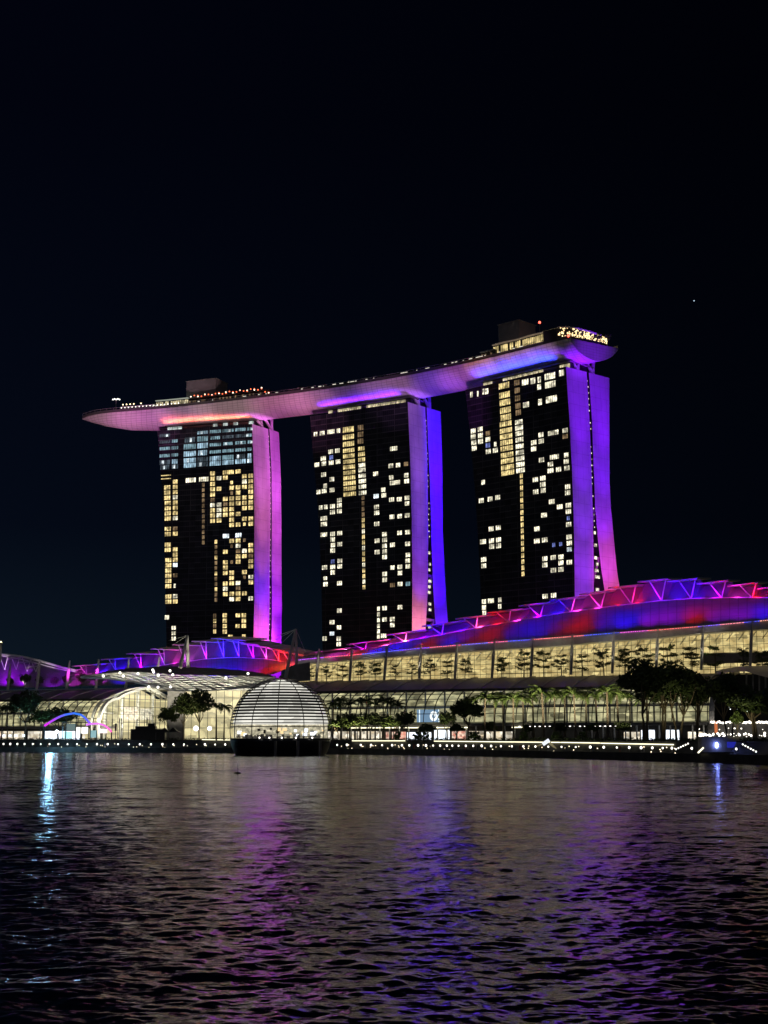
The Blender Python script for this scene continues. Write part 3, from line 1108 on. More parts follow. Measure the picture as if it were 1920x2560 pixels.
# resample along the edge, smoothed
cum = np.concatenate([[0], np.cumsum(np.linalg.norm(np.diff(ed[:, :2], axis=0), axis=1))])
NS = 140
ss = np.linspace(0, cum[-1], NS)
ex, ey = np.interp(ss, cum, ed[:, 0]), np.interp(ss, cum, ed[:, 1])
k_ = np.hanning(17); k_ /= k_.sum()
def smooth(a):
    p = np.concatenate([2 * a[0] - a[8:0:-1], a, 2 * a[-1] - a[-2:-10:-1]])
    return np.convolve(p, k_, 'valid')
ex, ey = smooth(ex), smooth(ey)
tx_, ty_ = np.gradient(ex), np.gradient(ey)
tl = np.hypot(tx_, ty_)
nx, ny = -ty_ / tl, tx_ / tl
sgn = np.sign(ny); nx, ny = nx * sgn, ny * sgn
WID = np.interp(ss, [0, 6, 16, 34, 62, 95, cum[-1]], [0.5, 8, 17, 27, 34, 37, 37])
DEP = np.interp(ss, [0, 6, 16, 34, 50, 80, 110, 200, cum[-1] - 22, cum[-1]], [0.6, 3.2, 6.0, 8.6, 9.3, 8.6, 7.8, 7.5, 7.3, 8.8])
endc = atZ(1546, 871, ZD)
end_dir = unit(endc[:2] - np.array([ex[-1], ey[-1]]))
end_len = float(np.linalg.norm(endc[:2] - np.array([ex[-1], ey[-1]])))
# blend the crosswise direction towards the slanted end
DIRS = []
for i in range(NS):
    bl = max(0.0, (ss[i] - (cum[-1] - 26)) / 26)
    d = unit(np.array([nx[i], ny[i]]) * (1 - bl) + end_dir * bl)
    DIRS.append(d)
    if bl > 0:
        WID[i] = WID[i] * (1 - bl) + end_len * bl
deck = empty('sky_deck', (ex[70], ey[70], ZD), 'long curved boat-shaped roof deck resting across the tops of the three towers', 'roof deck')
NT = 22
def hull_pt(i, u):
    x = 2 * u - 1
    z = ZD - DEP[i] * (max(0.0, 1 - abs(x) ** 2.0)) ** 0.78
    q = np.array([ex[i], ey[i]]) + DIRS[i] * WID[i] * u
    return np.array([q[0], q[1], z])
us = [0.5 - 0.5 * math.cos(math.pi * j / NT) for j in range(NT + 1)]
hm = MB()
rows = [[hull_pt(i, u) for u in us] for i in range(NS)]
arc = [[0] for _ in range(NS)]
for i in range(NS):
    for j in range(1, NT + 1):
        arc[i].append(arc[i][-1] + float(np.linalg.norm(rows[i][j] - rows[i][j - 1])))
hm.grid(rows, lambda i, j: (ss[i], arc[i][j]))
hm.build('hull', M_HULL, deck, smooth=True)
cap = MB()
cap.face([hull_pt(NS - 1, u) for u in us], [(u * end_len, hull_pt(NS - 1, u)[2]) for u in us])
cap.build('hull_end', M_HULLEND, deck)
top = MB()
top.grid([[hull_pt(i, 0) + [0, 0, 0.02], hull_pt(i, 1) + [0, 0, 0.02]] for i in range(NS)])
top.build('deck_floor', M_GREY, deck)
par = MB()
def off(i, u, dz):
    return hull_pt(i, 0 if u < 0.5 else 1) + np.append(DIRS[i] * (u - (0 if u < .5 else 1)) * WID[i], dz)
par.grid([[off(i, 0.012, 0), off(i, 0.004, 1.6)] for i in range(NS)])
par.grid([[off(i, 0.004, 1.6), off(i, 0.03, 1.6)] for i in range(NS)])
par.grid([[off(i, 0.988, 0), off(i, 0.996, 1.6)] for i in range(NS)])
par.build('parapet', principled('parapet_grey', (0.10, 0.10, 0.10), 0.4), deck)
# planters / lounger lights glimpsed behind the glass balustrade
dots = MB()
for i in range(20, NS - 2):
    if random.random() < 0.30:
        p = off(i, 0.02, 1.9)
        dots.box(p, (random.uniform(.4, 2.5), 0.3, random.uniform(.2, .6)), (DIRS[i][1], -DIRS[i][0]))
build_split(dots, 'deck_light', emitter('deck_white', (1, .95, .8), 0.9), deck)
bal = MB()
for i in range(0, NS - 1):
    a, b = off(i, 0.02, 2.7), off(i + 1, 0.02, 2.7)
    bal.bar(a, b, 0.08)
    if i % 2 == 0:
        bal.bar(off(i, 0.02, 1.6), a, 0.07)
bal.build('balustrade', M_LGREY, deck)


def di(px):
    """deck station under photo column px"""
    c = np.array([960 + F * ex[i] / (ey[i] * CP + (ZD - HC) * SP) for i in range(NS)])
    return int(np.argmin(abs(c - px)))


def dpt(px, u, dz):
    i = di(px)
    q = hull_pt(i, 0)[:2] + DIRS[i] * WID[i] * u
    return np.array([q[0], q[1], ZD + dz])


def dtan(px):
    i = di(px)
    return unit(np.array([tx_[i], ty_[i]]))


# grey plant boxes
for (x0, x1, yt, lab) in ((432, 518, 958, 'plain grey plant room on the deck above the left tower'), (1205, 1272, 815, 'plain grey plant room on the deck above the right tower')):
    i = di((x0 + x1) / 2)
    c = dpt((x0 + x1) / 2, 0.5, 0)
    wd = (x1 - x0) / F * c[1] * 1.0
    zt = atY((x0 + x1) / 2, yt, c[1])[2]
    b = MB()
    b.box((c[0], c[1], (ZD + zt) / 2), (wd, 14, zt - ZD), dtan((x0 + x1) / 2))
    o = b.build('plant_room', principled('plant_room_render', (0.22, 0.21, 0.22), 0.7, noise=0.1, nscale=0.3), None, loc=(c[0], c[1], ZD))
    tag(o, lab, 'plant room')
    b = MB()
    b.box((c[0], c[1], zt + .3), (wd + .8, 14.8, .5), dtan((x0 + x1) / 2))
    b.build('roof', M_GREY, o)


def deck_building(pxa, pxb, u0, u1, z0, z1, wmat, dens, label, step=2.6, roofmat=None, over=1.2, wave=0.0):
    root = empty('rooftop_restaurant', dpt((pxa + pxb) / 2, (u0 + u1) / 2, 0), label, 'restaurant')
    ia, ib = di(pxa), di(pxb)
    w_, rfm, g = MB(), MB(), MB()
    A = lambda i, u, z: np.append(hull_pt(i, 0)[:2] + DIRS[i] * WID[i] * u, ZD + z)
    idx = list(range(ia, ib + 1))
    w_.grid([[A(i, u0, 0), A(i, u0, z1)] for i in idx])
    w_.grid([[A(i, u1, 0), A(i, u1, z1)] for i in idx])
    for i in (ia, ib):
        w_.face([A(i, u0, 0), A(i, u1, 0), A(i, u1, z1), A(i, u0, z1)])
    w_.build('wall', M_DARK, root)
    zf = lambda i: z1 + wave * math.sin(i * 0.8)
    o = over / 37
    rfm.grid([[A(i, u0 - o, zf(i)), A(i, u1 + o, zf(i))] for i in idx])
    rfm.grid([[A(i, u0 - o, zf(i) + .5), A(i, u1 + o, zf(i) + .5)] for i in idx])
    rfm.grid([[A(i, u0 - o, zf(i)), A(i, u0 - o, zf(i) + .5)] for i in idx])
    for i in (ia, ib):
        rfm.face([A(i, u0 - o, zf(i)), A(i, u1 + o, zf(i)), A(i, u1 + o, zf(i) + .5), A(i, u0 - o, zf(i) + .5)])
    rfm.build('roof', roofmat or M_LGREY, root)
    for i in idx[:-1]:
        for k in range(2):
            if random.random() < dens:
                f0, f1 = k / 2 + .06, (k + 1) / 2 - .06
                a = A(i, u0 - .004, 0) * (1 - f0) + A(i + 1, u0 - .004, 0) * f0
                b = A(i, u0 - .004, 0) * (1 - f1) + A(i + 1, u0 - .004, 0) * f1
                zz = random.uniform(z0, z0 + .5)
                g.face([a + [0, 0, zz], b + [0, 0, zz], b + [0, 0, z1 - random.uniform(.3, .9)], a + [0, 0, z1 - .6]])
    if g.v:
        build_split(g, 'lit_window', wmat, root)
    return root


deck_building(300, 382, 0.10, 0.6, 1.0, 2.9, W_CROWNW, 0.35, 'low dark bar with a row of small white lights on the left deck')
deck_building(384, 462, 0.14, 0.7, 1.5, 5.6, W_CROWN, 0.7, 'pale flat-roofed pavilion with a self-glowing roof left of the left plant room', roofmat=emitter('glowing_roof_pale', (0.85, 0.9, 0.75), 0.35))  # roof slab emits: the light falling on it is put into its material
deck_building(464, 660, 0.16, 0.6, 1.5, 5.0, W_DIM, 0.4, 'long dark-red lit terrace building in front of the left plant room', roofmat=M_DARK)
deck_building(905, 990, 0.2, 0.5, 1.0, 3.0, W_CROWN, 0.1, 'low roof with one long white light line above the middle tower', roofmat=emitter('line_roof', (.9, 1, .8), 0.5))
deck_building(1188, 1232, 0.10, 0.4, 1.0, 4.6, W_DIM, 0.3, 'small stepped glass kiosk left of the right plant room')
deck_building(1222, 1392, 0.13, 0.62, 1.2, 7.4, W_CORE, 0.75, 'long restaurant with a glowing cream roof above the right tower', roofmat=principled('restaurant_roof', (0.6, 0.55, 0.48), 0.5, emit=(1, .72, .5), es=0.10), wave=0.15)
# string of red and orange bulbs on the left terrace
sl = empty('bulb_string', dpt(560, 0.1, 6), 'string of red and orange bulbs along the left deck terrace', 'string lights')
wire, b1, b2 = MB(), MB(), MB()
pp = None
for k, x in enumerate(np.linspace(470, 666, 34)):
    p = dpt(x, 0.10, 6.2 + 0.5 * math.sin(k * 1.3) - (2.5 if x > 650 else 0))
    (b1 if k % 3 else b2).sphere(p, 0.42, 6, 4)
    if pp is not None:
        wire.bar(pp, p, 0.06)
    pp = p
wire.build('wire', M_BLACK, sl)
build_split(b1, 'bulb', emitter('bulb_red', (1, .16, .06), 2.2), sl)
build_split(b2, 'bulb', emitter('bulb_white', (1, .8, .6), 3.0), sl)
# row of small lights on the left deck
sl = empty('light_row', dpt(345, 0.06, 2), 'double row of tiny white lights on the left tip of the deck', 'lights')
b1, b2 = MB(), MB()
for x in np.linspace(300, 445, 23):
    b1.sphere(dpt(x, 0.05, 2.6), 0.33, 6, 4)
for x in (302, 306, 322, 331, 343, 345):
    b2.sphere(dpt(x, 0.12, 5.0), 0.4, 6, 4)
build_split(b1, 'lower_bulb', E_SOFT, sl)
build_split(b2, 'upper_bulb', E_WARMDOT, sl)
# mast with cluster lamp near the tip
p = dpt(272, 0.3, 0)
mt = empty('cluster_lamp', p, 'lamp mast with a cluster of white lamps near the left deck tip', 'lamp')
b = MB(); b.tube([p, p + [0, 0, 9.5]], 0.14, 6); b.build('pole', M_GREY, mt)
for k in range(5):
    b = MB(); b.sphere(p + [(k - 2) * 1.0, 0, 9.6 + 0.3 * (k % 2)], 0.42, 8, 5); b.build('lamp_head', E_SOFT, mt)
for (x, y, lab) in ((1349, 806, 'red beacon on a thin pole beside the right plant room'), (1421, 839.6, 'red beacon on the parapet where the deck edge ends')):
    c = dpt(min(x, 1422), 0.5 if y < 820 else 0.03, 0)
    zt = atY(x, y, c[1])[2]
    c = atY(x, y, c[1])
    bt = empty('beacon', (c[0], c[1], ZD + .1), lab, 'beacon')
    b = MB(); b.tube([(c[0], c[1], ZD), (c[0], c[1], zt)], 0.08, 6); b.build('pole', M_GREY, bt)
    b = MB(); b.sphere((c[0], c[1], zt), 0.65, 8, 6); b.build('lamp', E_RED, bt)
# curved glazed lounge at the right end, facing the slanted end
lg = empty('sky_lounge', hull_pt(NS - 1, .5) + [0, 0, 8], 'curved lounge with warm lights and plants round the right end of the deck', 'lounge')
EP_ = lambda u, ins, z: np.append(hull_pt(NS - 1, 0)[:2] + end_dir * end_len * u - np.array([tx_[-1], ty_[-1]]) / tl[-1] * ins, ZD + z)
wl, rf, lt = MB(), MB(), MB()
uu = np.linspace(0, 1, 24)
ins = lambda u: 1.8 + 6.0 * abs(2 * u - 1) ** 4
LH = lambda u: 6.6 - 2.2 * u
wl.grid([[EP_(u, ins(u), 0), EP_(u, ins(u), LH(u))] for u in uu])
wl.grid([[EP_(0, a, 0), EP_(0, a, LH(0))] for a in np.linspace(ins(0), 16, 6)])
wl.grid([[EP_(u, ins(u) - 1.2, 0), EP_(u, ins(u) - 1.2, 1.6)] for u in uu])
rf.grid([[EP_(u, ins(u) - .8, LH(u) + .1), EP_(u, ins(u) + 9, LH(u) + .1)] for u in uu[:17]])
rf.grid([[EP_(u, ins(u) - .8, LH(u) + .1), EP_(u, ins(u) - .8, LH(u) + .7)] for u in uu[:17]])
for k in range(130):
    u = random.uniform(0.02, 0.98)
    q = EP_(u, ins(u) - .3, random.uniform(1.6, LH(u) + .3))
    lt.sphere(q, random.uniform(.15, .42), 5, 3)
for k in range(26):
    u = k / 26 * .72 + .01
    z_ = random.uniform(1.6, 3.6)
    a, b = EP_(u, ins(u) - .15, z_), EP_(u + random.uniform(.006, .02), ins(u + .018) - .15, z_)
    lt.face([a, b, b + [0, 0, random.uniform(.5, 1.4)], a + [0, 0, random.uniform(.5, 1.4)]])
wl.build('wall', M_DARK, lg)
rf.build('roof', M_LGREY, lg)
build_split(lt, 'warm_light', emitter('lounge_warm', (1.0, .72, .34), 2.4), lg)


# ================================================================== TREES (prototypes at the origin)
def leafcloud(mb, centres, n, size, rs, squash=0.8):
    for (c, r) in centres:
        for _ in range(n):
            d = rs.normal(size=3)
            d /= np.linalg.norm(d)
            p = np.array(c) + d * r * rs.uniform(0.35, 1.0) ** 0.6 * np.array([1, 1, squash])
            a = rs.normal(size=3); a /= np.linalg.norm(a)
            b = np.cross(a, rs.normal(size=3)); b /= np.linalg.norm(b)
            s = size * rs.uniform(0.6, 1.4)
            mb.face([p - a * s, p + b * s * .6, p + a * s, p - b * s * .6])


def round_tree(name, H, R, seed, leaf, clumps=26, per=70, trunks=1, crown_z=0.66, squash=0.75, size=0.34, gap=0.0):
    rs = np.random.RandomState(seed)
    root = bpy.data.objects.new(name, None)
    col.objects.link(root)
    tm = MB()
    cen = []
    for k in range(clumps):
        d = rs.normal(size=3); d /= np.linalg.norm(d)
        rr = R * rs.uniform(0.25, 0.85)
        c = np.array([d[0] * rr, d[1] * rr, H * crown_z + d[2] * rr * squash * (H * (1 - crown_z) / R)])
        cen.append((c, R * rs.uniform(0.20, 0.36)))
    for tno in range(trunks):
        bx_, by_ = (rs.uniform(-.8, .8), rs.uniform(-.5, .5)) if trunks > 1 else (0, 0)
        fork = np.array([bx_ * 2.2, by_ * 2, H * (0.30 + .08 * tno)])
        tm.tube([(bx_, by_, 0), (bx_ * 1.3 + rs.uniform(-.2, .2), by_, H * .15), fork], [H * .015, H * .012, H * .010], 7)
        for k in range(6 if trunks == 1 else 4):
            c, r = cen[rs.randint(len(cen))]
            mid = fork * .5 + c * .5 + [rs.uniform(-.5, .5), rs.uniform(-.5, .5), -0.3]
            tm.tube([fork, mid, c], [H * .010, H * .007, H * .002], 5, cap=False)
    lm = MB()
    leafcloud(lm, cen, per, size, rs)
    a = tm.build('trunk', M_TRUNK, root)
    b = lm.build('crown', leaf, root)
    return root


def tier_tree(name, H, R, seed, leaf, tiers=4):
    rs = np.random.RandomState(seed)
    root = bpy.data.objects.new(name, None)
    col.objects.link(root)
    tm, lm = MB(), MB()
    lean = rs.uniform(-.3, .3)
    tm.tube([(0, 0, 0), (lean * .5, 0, H * .5), (lean, 0, H * .97)], [.16, .11, .04], 6)
    for k in range(tiers):
        z = H * (0.36 + 0.6 * (k + rs.uniform(-.3, .3)) / max(1, tiers - 1))
        rr = R * (1.0 - 0.42 * k / tiers) * rs.uniform(.75, 1.1)
        nb = 5
        a0 = rs.uniform(0, 6)
        for j in range(nb):
            a = a0 + 2 * math.pi * j / nb + rs.uniform(-.3, .3)
            rl = rr * rs.uniform(.6, 1.0)
            if rs.rand() < .22:
                continue
            tip = np.array([lean * z / H + math.cos(a) * rl, math.sin(a) * rl, z + rs.uniform(-.2, .8)])
            tm.tube([(lean * z / H, 0, z - .35), tip], [.06, .02], 4, cap=False)
            for q in (0.45, 0.75, 1.0):
                c = np.array([lean * z / H, 0, z - .2]) * (1 - q) + tip * q
                leafcloud(lm, [(c + rs.normal(0, .15, 3), .62 * rs.uniform(.6, 1.2))], 30, .17, rs, .38)
    tm.build('trunk', M_TRUNK, root)
    lm.build('crown', leaf, root)
    return root


def palm_tree(name, H, seed, leaf):
    rs = np.random.RandomState(seed)
    root = bpy.data.objects.new(name, None)
    col.objects.link(root)
    tm, lm = MB(), MB()
    lx = rs.uniform(-.35, .35)
    pts = [(lx * (k / 6) ** 2, 0, H * k / 6) for k in range(7)]
    tm.tube(pts, [.28, .22, .19, .17, .16, .15, .13], 8)
    top = np.array(pts[-1])
    for k in range(15):
        a = 2 * math.pi * k / 15 + rs.uniform(-.25, .25)
        el = rs.uniform(0.15, 1.45)
        L = rs.uniform(3.0, 4.0)
        dirh = np.array([math.cos(a), math.sin(a), 0])
        side = np.array([-math.sin(a), math.cos(a), 0])
        p = top.copy()
        e_ = el
        spine = [p.copy()]
        nseg = 9
        for i in range(nseg):
            p = p + (dirh * math.cos(e_) + np.array([0, 0, math.sin(e_)])) * L / nseg
            e_ -= 0.17 + .09 * rs.rand()
            spine.append(p.copy())
        for i in range(nseg):
            wv = 0.6 * math.sin(math.pi * min(1, (i + 1.2) / (nseg + .8))) + .08
            for sg in (-1, 1):
                for h in (0.0, 0.33, 0.66):
                    q = spine[i] * (1 - h) + spine[i + 1] * h
                    q2 = q + (spine[i + 1] - spine[i]) * .42
                    tp = q + side * sg * wv + (spine[i + 1] - spine[i]) * .7 - np.array([0, 0, .45 * wv + .1])
                    lm.face([q, q2, tp])
    tm.build('trunk', M_TRUNK, root)
    lm.build('crown', leaf, root)
    return root


PROTO = {}
USED = set()


def place(kind, x, y, z, scale, rot, label, cat, group):
    p = PROTO[kind]
    if kind in USED:
        o = copy_tree(p)
    else:
        o = p
        USED.add(kind)
    o.location = (float(x), float(y), float(z))
    o.scale = (scale[0], scale[0], scale[1]) if isinstance(scale, tuple) else (scale,) * 3
    o.rotation_euler = (0, 0, rot)
    return tag(o, label, cat, group)


for k in range(3):
    PROTO['palm%d' % k] = palm_tree('palm_tree', 10.0, 11 + k, M_PALM)
M_PALM2 = M_PALM
PROTO['palmd0'] = palm_tree('palm_tree', 10.0, 21, M_LEAF)
for k in range(6):
    PROTO['tier%d' % k] = tier_tree('tiered_tree', 6.0, 2.6, 31 + k, M_LEAF if k % 2 else M_LEAF2, (3, 4, 5, 4, 3, 5)[k])
PROTO['round0'] = round_tree('round_tree', 12, 4.4, 41, M_LEAF, 24, 80)
PROTO['round1'] = round_tree('round_tree', 12, 4.4, 42, M_LEAF2, 24, 80)
PROTO['big0'] = round_tree('big_tree', 18, 5.6, 43, M_LEAF, 40, 85, trunks=2, crown_z=.70, size=.40)
PROTO['big1'] = round_tree('big_tree', 18, 5.6, 44, M_LEAF, 40, 85, trunks=3, crown_z=.68, size=.40)
PROTO['shrub0'] = round_tree('shrub', 3.0, 1.6, 45, M_LEAF2, 10, 60, crown_z=.5, size=.2)


# ================================================================== MALLS
RM = Frame(atZ(880, 1730, 22.0), atZ(1560, 1719, 22.0))
LM = Frame(atZ(0, 1752, 22.0), atZ(202, 1749.5, 22.0))


def interp_poly(poly, x):
    return float(np.interp(x, [p[0] for p in poly], [p[1] for p in poly]))


def loft(mb, fr, pa, na, pb, nb_, xs, steps=1, bulge=0.0, uvs=1.0):
    rows = []
    for k in range(steps + 1):
        f = k / steps
        row = []
        for x in xs:
            A_ = fr.on(x, interp_poly(pa, x), na)
            # the matching point: same s on the other plane height
            B_ = fr.on(x, interp_poly(pb, x), nb_)
            p = A_ * (1 - f) + B_ * f
            p[2] += bulge * math.sin(math.pi * f)
            row.append(p)
        rows.append(row)
    mb.grid(rows, lambda i, j: (j * uvs * 4, i * uvs * 4))
    return rows


def vault(fr, root, s0, s1, ends=()):
    """glass barrel vault: louvred upper roof, lattice below, lit behind"""
    prof_up = [(28 - 28 * f, 27.5 - 5.5 * f ** 1.6) for f in np.linspace(0, 1, 9)]
    prof_lo = [(-13.5 * math.sin(a) , 22.0 - 11.6 * (1 - math.cos(a))) for a in np.linspace(0, math.pi / 2, 13)]
    up = MB()
    up.grid([[fr.P(s, n, z) for s in np.arange(s0, s1 + .1, 4.0)] for n, z in prof_up], lambda i, j: (j * 4.0, i * 3.5))
    up.build('louvre_roof', M_LOUVER, root)
    rb = MB()
    for s in np.arange(s0, s1, 11.6):
        for (a, b) in zip(prof_up[:-1], prof_up[1:]):
            rb.bar(fr.P(s, a[0], a[1] + .15), fr.P(s, b[0], b[1] + .15), .35)
    build_split(rb, 'roof_rib', M_LGREY, root)
    lt = MB()
    for s in np.arange(s0, s1, 3.87):
        for (a, b) in zip(prof_lo[:-1], prof_lo[1:]):
            lt.bar(fr.P(s, a[0], a[1]), fr.P(s, b[0], b[1]), .26)
    lt.build('lattice_rib', M_DARK, root)
    hz = MB()
    for (n, z) in prof_lo[::2]:
        hz.bar(fr.P(s0, n, z), fr.P(s1, n, z), .24)
    hz.build('lattice_purlin', M_DARK, root)
    gutter = MB()
    gutter.bar(fr.P(s0, .1, 22.0), fr.P(s1, .1, 22.0), .5, .9)
    gutter.build('gutter', M_DARK, root)
    # glowing upper-floor interior behind the lattice
    it_ = MB()
    L = s1 - s0
    it_.face([fr.P(s0, 2.0, 9.6), fr.P(s1, 2.0, 9.6), fr.P(s1, 2.0, 21.6), fr.P(s0, 2.0, 21.6)], [(0, 0), (L, 0), (L, 12), (0, 12)])
    it_.build('lit_interior', I_VAULT, root)
    fl = MB()
    fl.face([fr.P(s0, -13.2, 10.2), fr.P(s1, -13.2, 10.2), fr.P(s1, 2, 10.2), fr.P(s0, 2, 10.2)])
    fl.face([fr.P(s0, -1, 15.6), fr.P(s1, -1, 15.6), fr.P(s1, 2, 15.6), fr.P(s0, 2, 15.6)])
    fl.face([fr.P(s0, -1, 15.6), fr.P(s1, -1, 15.6), fr.P(s1, -1, 16.3), fr.P(s0, -1, 16.3)])
    fl.build('gallery_floor', M_LGREY, root)
    cl = MB()
    for s in np.arange(s0 + 3, s1, 7.7):
        cl.tube([fr.P(s, -.5, 10.2), fr.P(s, -.5, 21.6)], .35, 8)
    build_split(cl, 'column', M_WHITE, root)
    # base: soffit band, shops
    bs = MB()
    bs.box(fr.P((s0 + s1) / 2, -6.5, 9.6), (L, 13.6, 1.0), fr.t)
    bs.build('soffit_band', M_GREY, root)
    return prof_up, prof_lo


# ---------------- right mall
mallR = empty('shopping_mall', RM.P(60, 20, ZU), 'long waterfront mall with red and blue lit roof right of the glass sphere', 'mall')
sR0 = RM.s(RM.on(640, 1760, 0))
sR1 = RM.s(RM.on(1772, 1790, -13.5))
vault(RM, mallR, sR0, sR1)
# vault end ring
ring = MB()
pr = [(28 - 28 * f, 27.5 - 5.5 * f ** 1.6) for f in np.linspace(0, 1, 9)] + [(-13.5 * math.sin(a), 22.0 - 11.6 * (1 - math.cos(a))) for a in np.linspace(0, math.pi / 2, 13)]
pr = [(n, z) for n, z in pr] + [(-13.5, 4.3)]
for (a, b) in zip(pr[:-1], pr[1:]):
    ring.bar(RM.P(sR1 + .8, a[0], a[1]), RM.P(sR1 + .8, b[0], b[1]), 1.6, .9)
ring.build('end_ring', M_LGREY, mallR)
eg = MB()
poly = [RM.P(sR1 + 0.2, n, z) for n, z in pr] + [RM.P(sR1 + .2, 28, 4.3)]
eg.face(poly)
eg.build('end_glazing', M_DARK, mallR)
xs = list(np.arange(745, 2100, 22.0))
A_L = [(745, 1661), (880, 1650), (1049, 1637), (1231, 1625), (1400, 1614), (1535, 1602), (1650, 1594), (1758, 1583), (1920, 1573), (2100, 1568)]
B_L = [(745, 1652), (816, 1645), (880, 1640), (1049, 1623), (1234, 1608), (1360, 1599), (1535, 1585), (1647, 1577), (1758, 1568), (1920, 1553), (2100, 1546)]
C_L = [(745, 1650), (820, 1639), (880, 1629), (913, 1625), (1013, 1604), (1105, 1587), (1190, 1570), (1272, 1556), (1360, 1540), (1427, 1530), (1503, 1519.6), (1579, 1510.5), (1654, 1502), (1728, 1497), (1804, 1495), (1880, 1494), (1956, 1495), (2100, 1500)]
fas = MB()
loft(fas, RM, A_L, 30.0, B_L, 29.4, xs, 3)
fas.build('eave_fascia', M_LGREY, mallR)
sof = MB()
rowsA = [RM.on(x, interp_poly(A_L, x), 30.0) for x in xs]
sof.grid([rowsA, [p + np.append(RM.n * 6, 0) for p in rowsA]])
sof.build('eave_soffit', M_LGREY, mallR)
lr = MB()
loft(lr, RM, B_L, 29.6, C_L, 47.0, xs, 10, 1.2)
lr.build('lower_roof', M_LROOF, mallR, smooth=True)
# gallery glazing with mullions
gi = MB()
rb_ = [RM.on(x, interp_poly(A_L, x), 36.0) for x in xs]
L0 = RM.s(rb_[0])
gi.grid([[np.array([p[0], p[1], 27.4]) for p in rb_], [p + [0, 0, 1.0] for p in rb_]], lambda i, j: (RM.s(rb_[j]) - L0, i * 11.0))
gi.build('lit_gallery', I_GALLERY, mallR)
mu = MB()
sE = RM.s(rb_[-1])
def topz(s):
    return float(np.interp(s, [RM.s(p) for p in rowsA], [p[2] for p in rowsA])) + 0.6
for s in np.arange(L0, sE, 2.4):
    mu.bar(RM.P(s, 34.6, 27.4), RM.P(s, 34.6, topz(s)), .13)
for k in range(1, 6):
    for s in np.arange(L0, sE - 12, 12.0):
        z0_, z1_ = topz(s), topz(s + 12)
        f = k / 6
        mu.bar(RM.P(s, 34.6, 27.4 + (z0_ - 27.4) * f), RM.P(s + 12, 34.6, 27.4 + (z1_ - 27.4) * f), .13)
mu.build('mullion_grid', M_DARK, mallR)
# slanted ceiling beams and structural bays seen through the glass
cbm = MB()
for s in np.arange(L0, sE, 4.2):
    zt_ = topz(s)
    cbm.bar(RM.P(s, 35.2, zt_ - 3.4), RM.P(s + 2.2, 35.2, zt_ - .6), .28)
build_split(cbm, 'ceiling_beam', M_WHITE, mallR)
grey = MB()
s_a, s_b = RM.s(RM.on(1752, 1600, 34)), sE
grey.box(RM.P((s_a + s_b) / 2, 33.0, 33.0), (s_b - s_a, 1.2, 3.6), RM.t)
grey.build('grey_balcony_band', M_GREY, mallR)
ter = MB()
ter.face([RM.P(sR0, 28, 27.45), RM.P(sE, 28, 27.45), RM.P(sE, 62, 27.45), RM.P(sR0, 62, 27.45)])
ter.build('terrace_floor', M_LGREY, mallR)
rail = MB()
rail.bar(RM.P(sR0 + 20, 28.6, 28.9), RM.P(sE, 28.6, 28.9), .12)
rail.build('terrace_rail', M_GREY, mallR)

# LED speckle along the eave
for k, (x0, x1, c) in enumerate([(745, 812, (0.6, .1, 1)), (812, 905, (1, .15, .25)), (905, 1000, (.15, .15, 1)), (1000, 1075, (.25, .1, 1)), (1075, 1155, (1, .2, .3)), (1155, 1220, (.2, .2, 1)), (1220, 1270, (1, .2, .4)), (1270, 1330, (.15, .15, 1)), (1330, 1460, (1, .25, .25)), (1460, 1550, (.1, .15, 1)), (1550, 1620, (.9, .15, .8)), (1620, 1745, (1, .2, .2)), (1745, 1800, (.3, .15, 1)), (1800, 1860, (1, .3, .4)), (1860, 1900, (.1, .1, 1)), (1900, 2000, (1, .4, .3))]):
    mb = MB()
    x = x0
    while x < x1 - 3:
        wv = random.uniform(2, 6)
        a, b = RM.on(x, interp_poly(B_L, x), 29.0) + [0, 0, .35], RM.on(min(x + wv, x1), interp_poly(B_L, x + wv), 29.0) + [0, 0, .35]
        mb.bar(a, b, .25)
        x += wv + random.uniform(1, 3)
    build_split(mb, 'eave_light', emitter('eave_led_%d' % k, c, 1.6), mallR)

# stepped canopies, upstand wall, struts
def shell_top(fr, root, tips, nodes, c_line, nC, wall_mat, xs_):
    """tips: (x0,y0,x1,y1) front edge of each canopy"""
    for (x0, y0, x1, y1) in tips:
        mb = MB()
        a, b = fr.on(x0, y0, nC + 1.0), fr.on(x1, y1, nC + 1.0)
        bk = np.append(fr.n * 22.0, 2.2)
        th = np.array([0, 0, .55])
        P = [a, b, b + bk, a + bk]
        Q = [p + th for p in P]
        mb.face(P[::-1]); mb.face(Q)
        for i in range(4):
            mb.face([P[i], P[(i + 1) % 4], Q[(i + 1) % 4], Q[i]])
        mb.build('roof_canopy', M_ROOFW, root)
    for (x, y, tops) in nodes:
        mb = MB()
        p = fr.on(x, y, nC - .3)
        for (tx2, ty2) in tops:
            mb.tube([p, fr.on(tx2, ty2, nC + .7)], .24, 6)
        mb.build('strut', M_WHITE, root)
    up = MB()
    rows0 = [fr.on(x, interp_poly(c_line, x), nC) for x in xs_]
    rows1 = []
    for x in xs_:
        ytop = min([y0 + (y1 - y0) * (x - x0) / (x1 - x0) for (x0, y0, x1, y1) in tips if x0 <= x <= x1] or [interp_poly(c_line, x)])
        q = fr.on(x, ytop, nC + 1.0)
        rows1.append(q + np.append(fr.n * 9, .6))
    up.grid([rows0, rows1], lambda i, j: (j * 3.0, i * 10))
    up.build('upstand_wall', wall_mat, root)
    ln = MB()
    for a, b in zip(rows0[:-1], rows0[1:]):
        ln.bar(a + [0, 0, .1] - np.append(fr.n * .3, 0), b + [0, 0, .1] - np.append(fr.n * .3, 0), .32)
    ln.build('ridge_rail', M_WHITE, root)


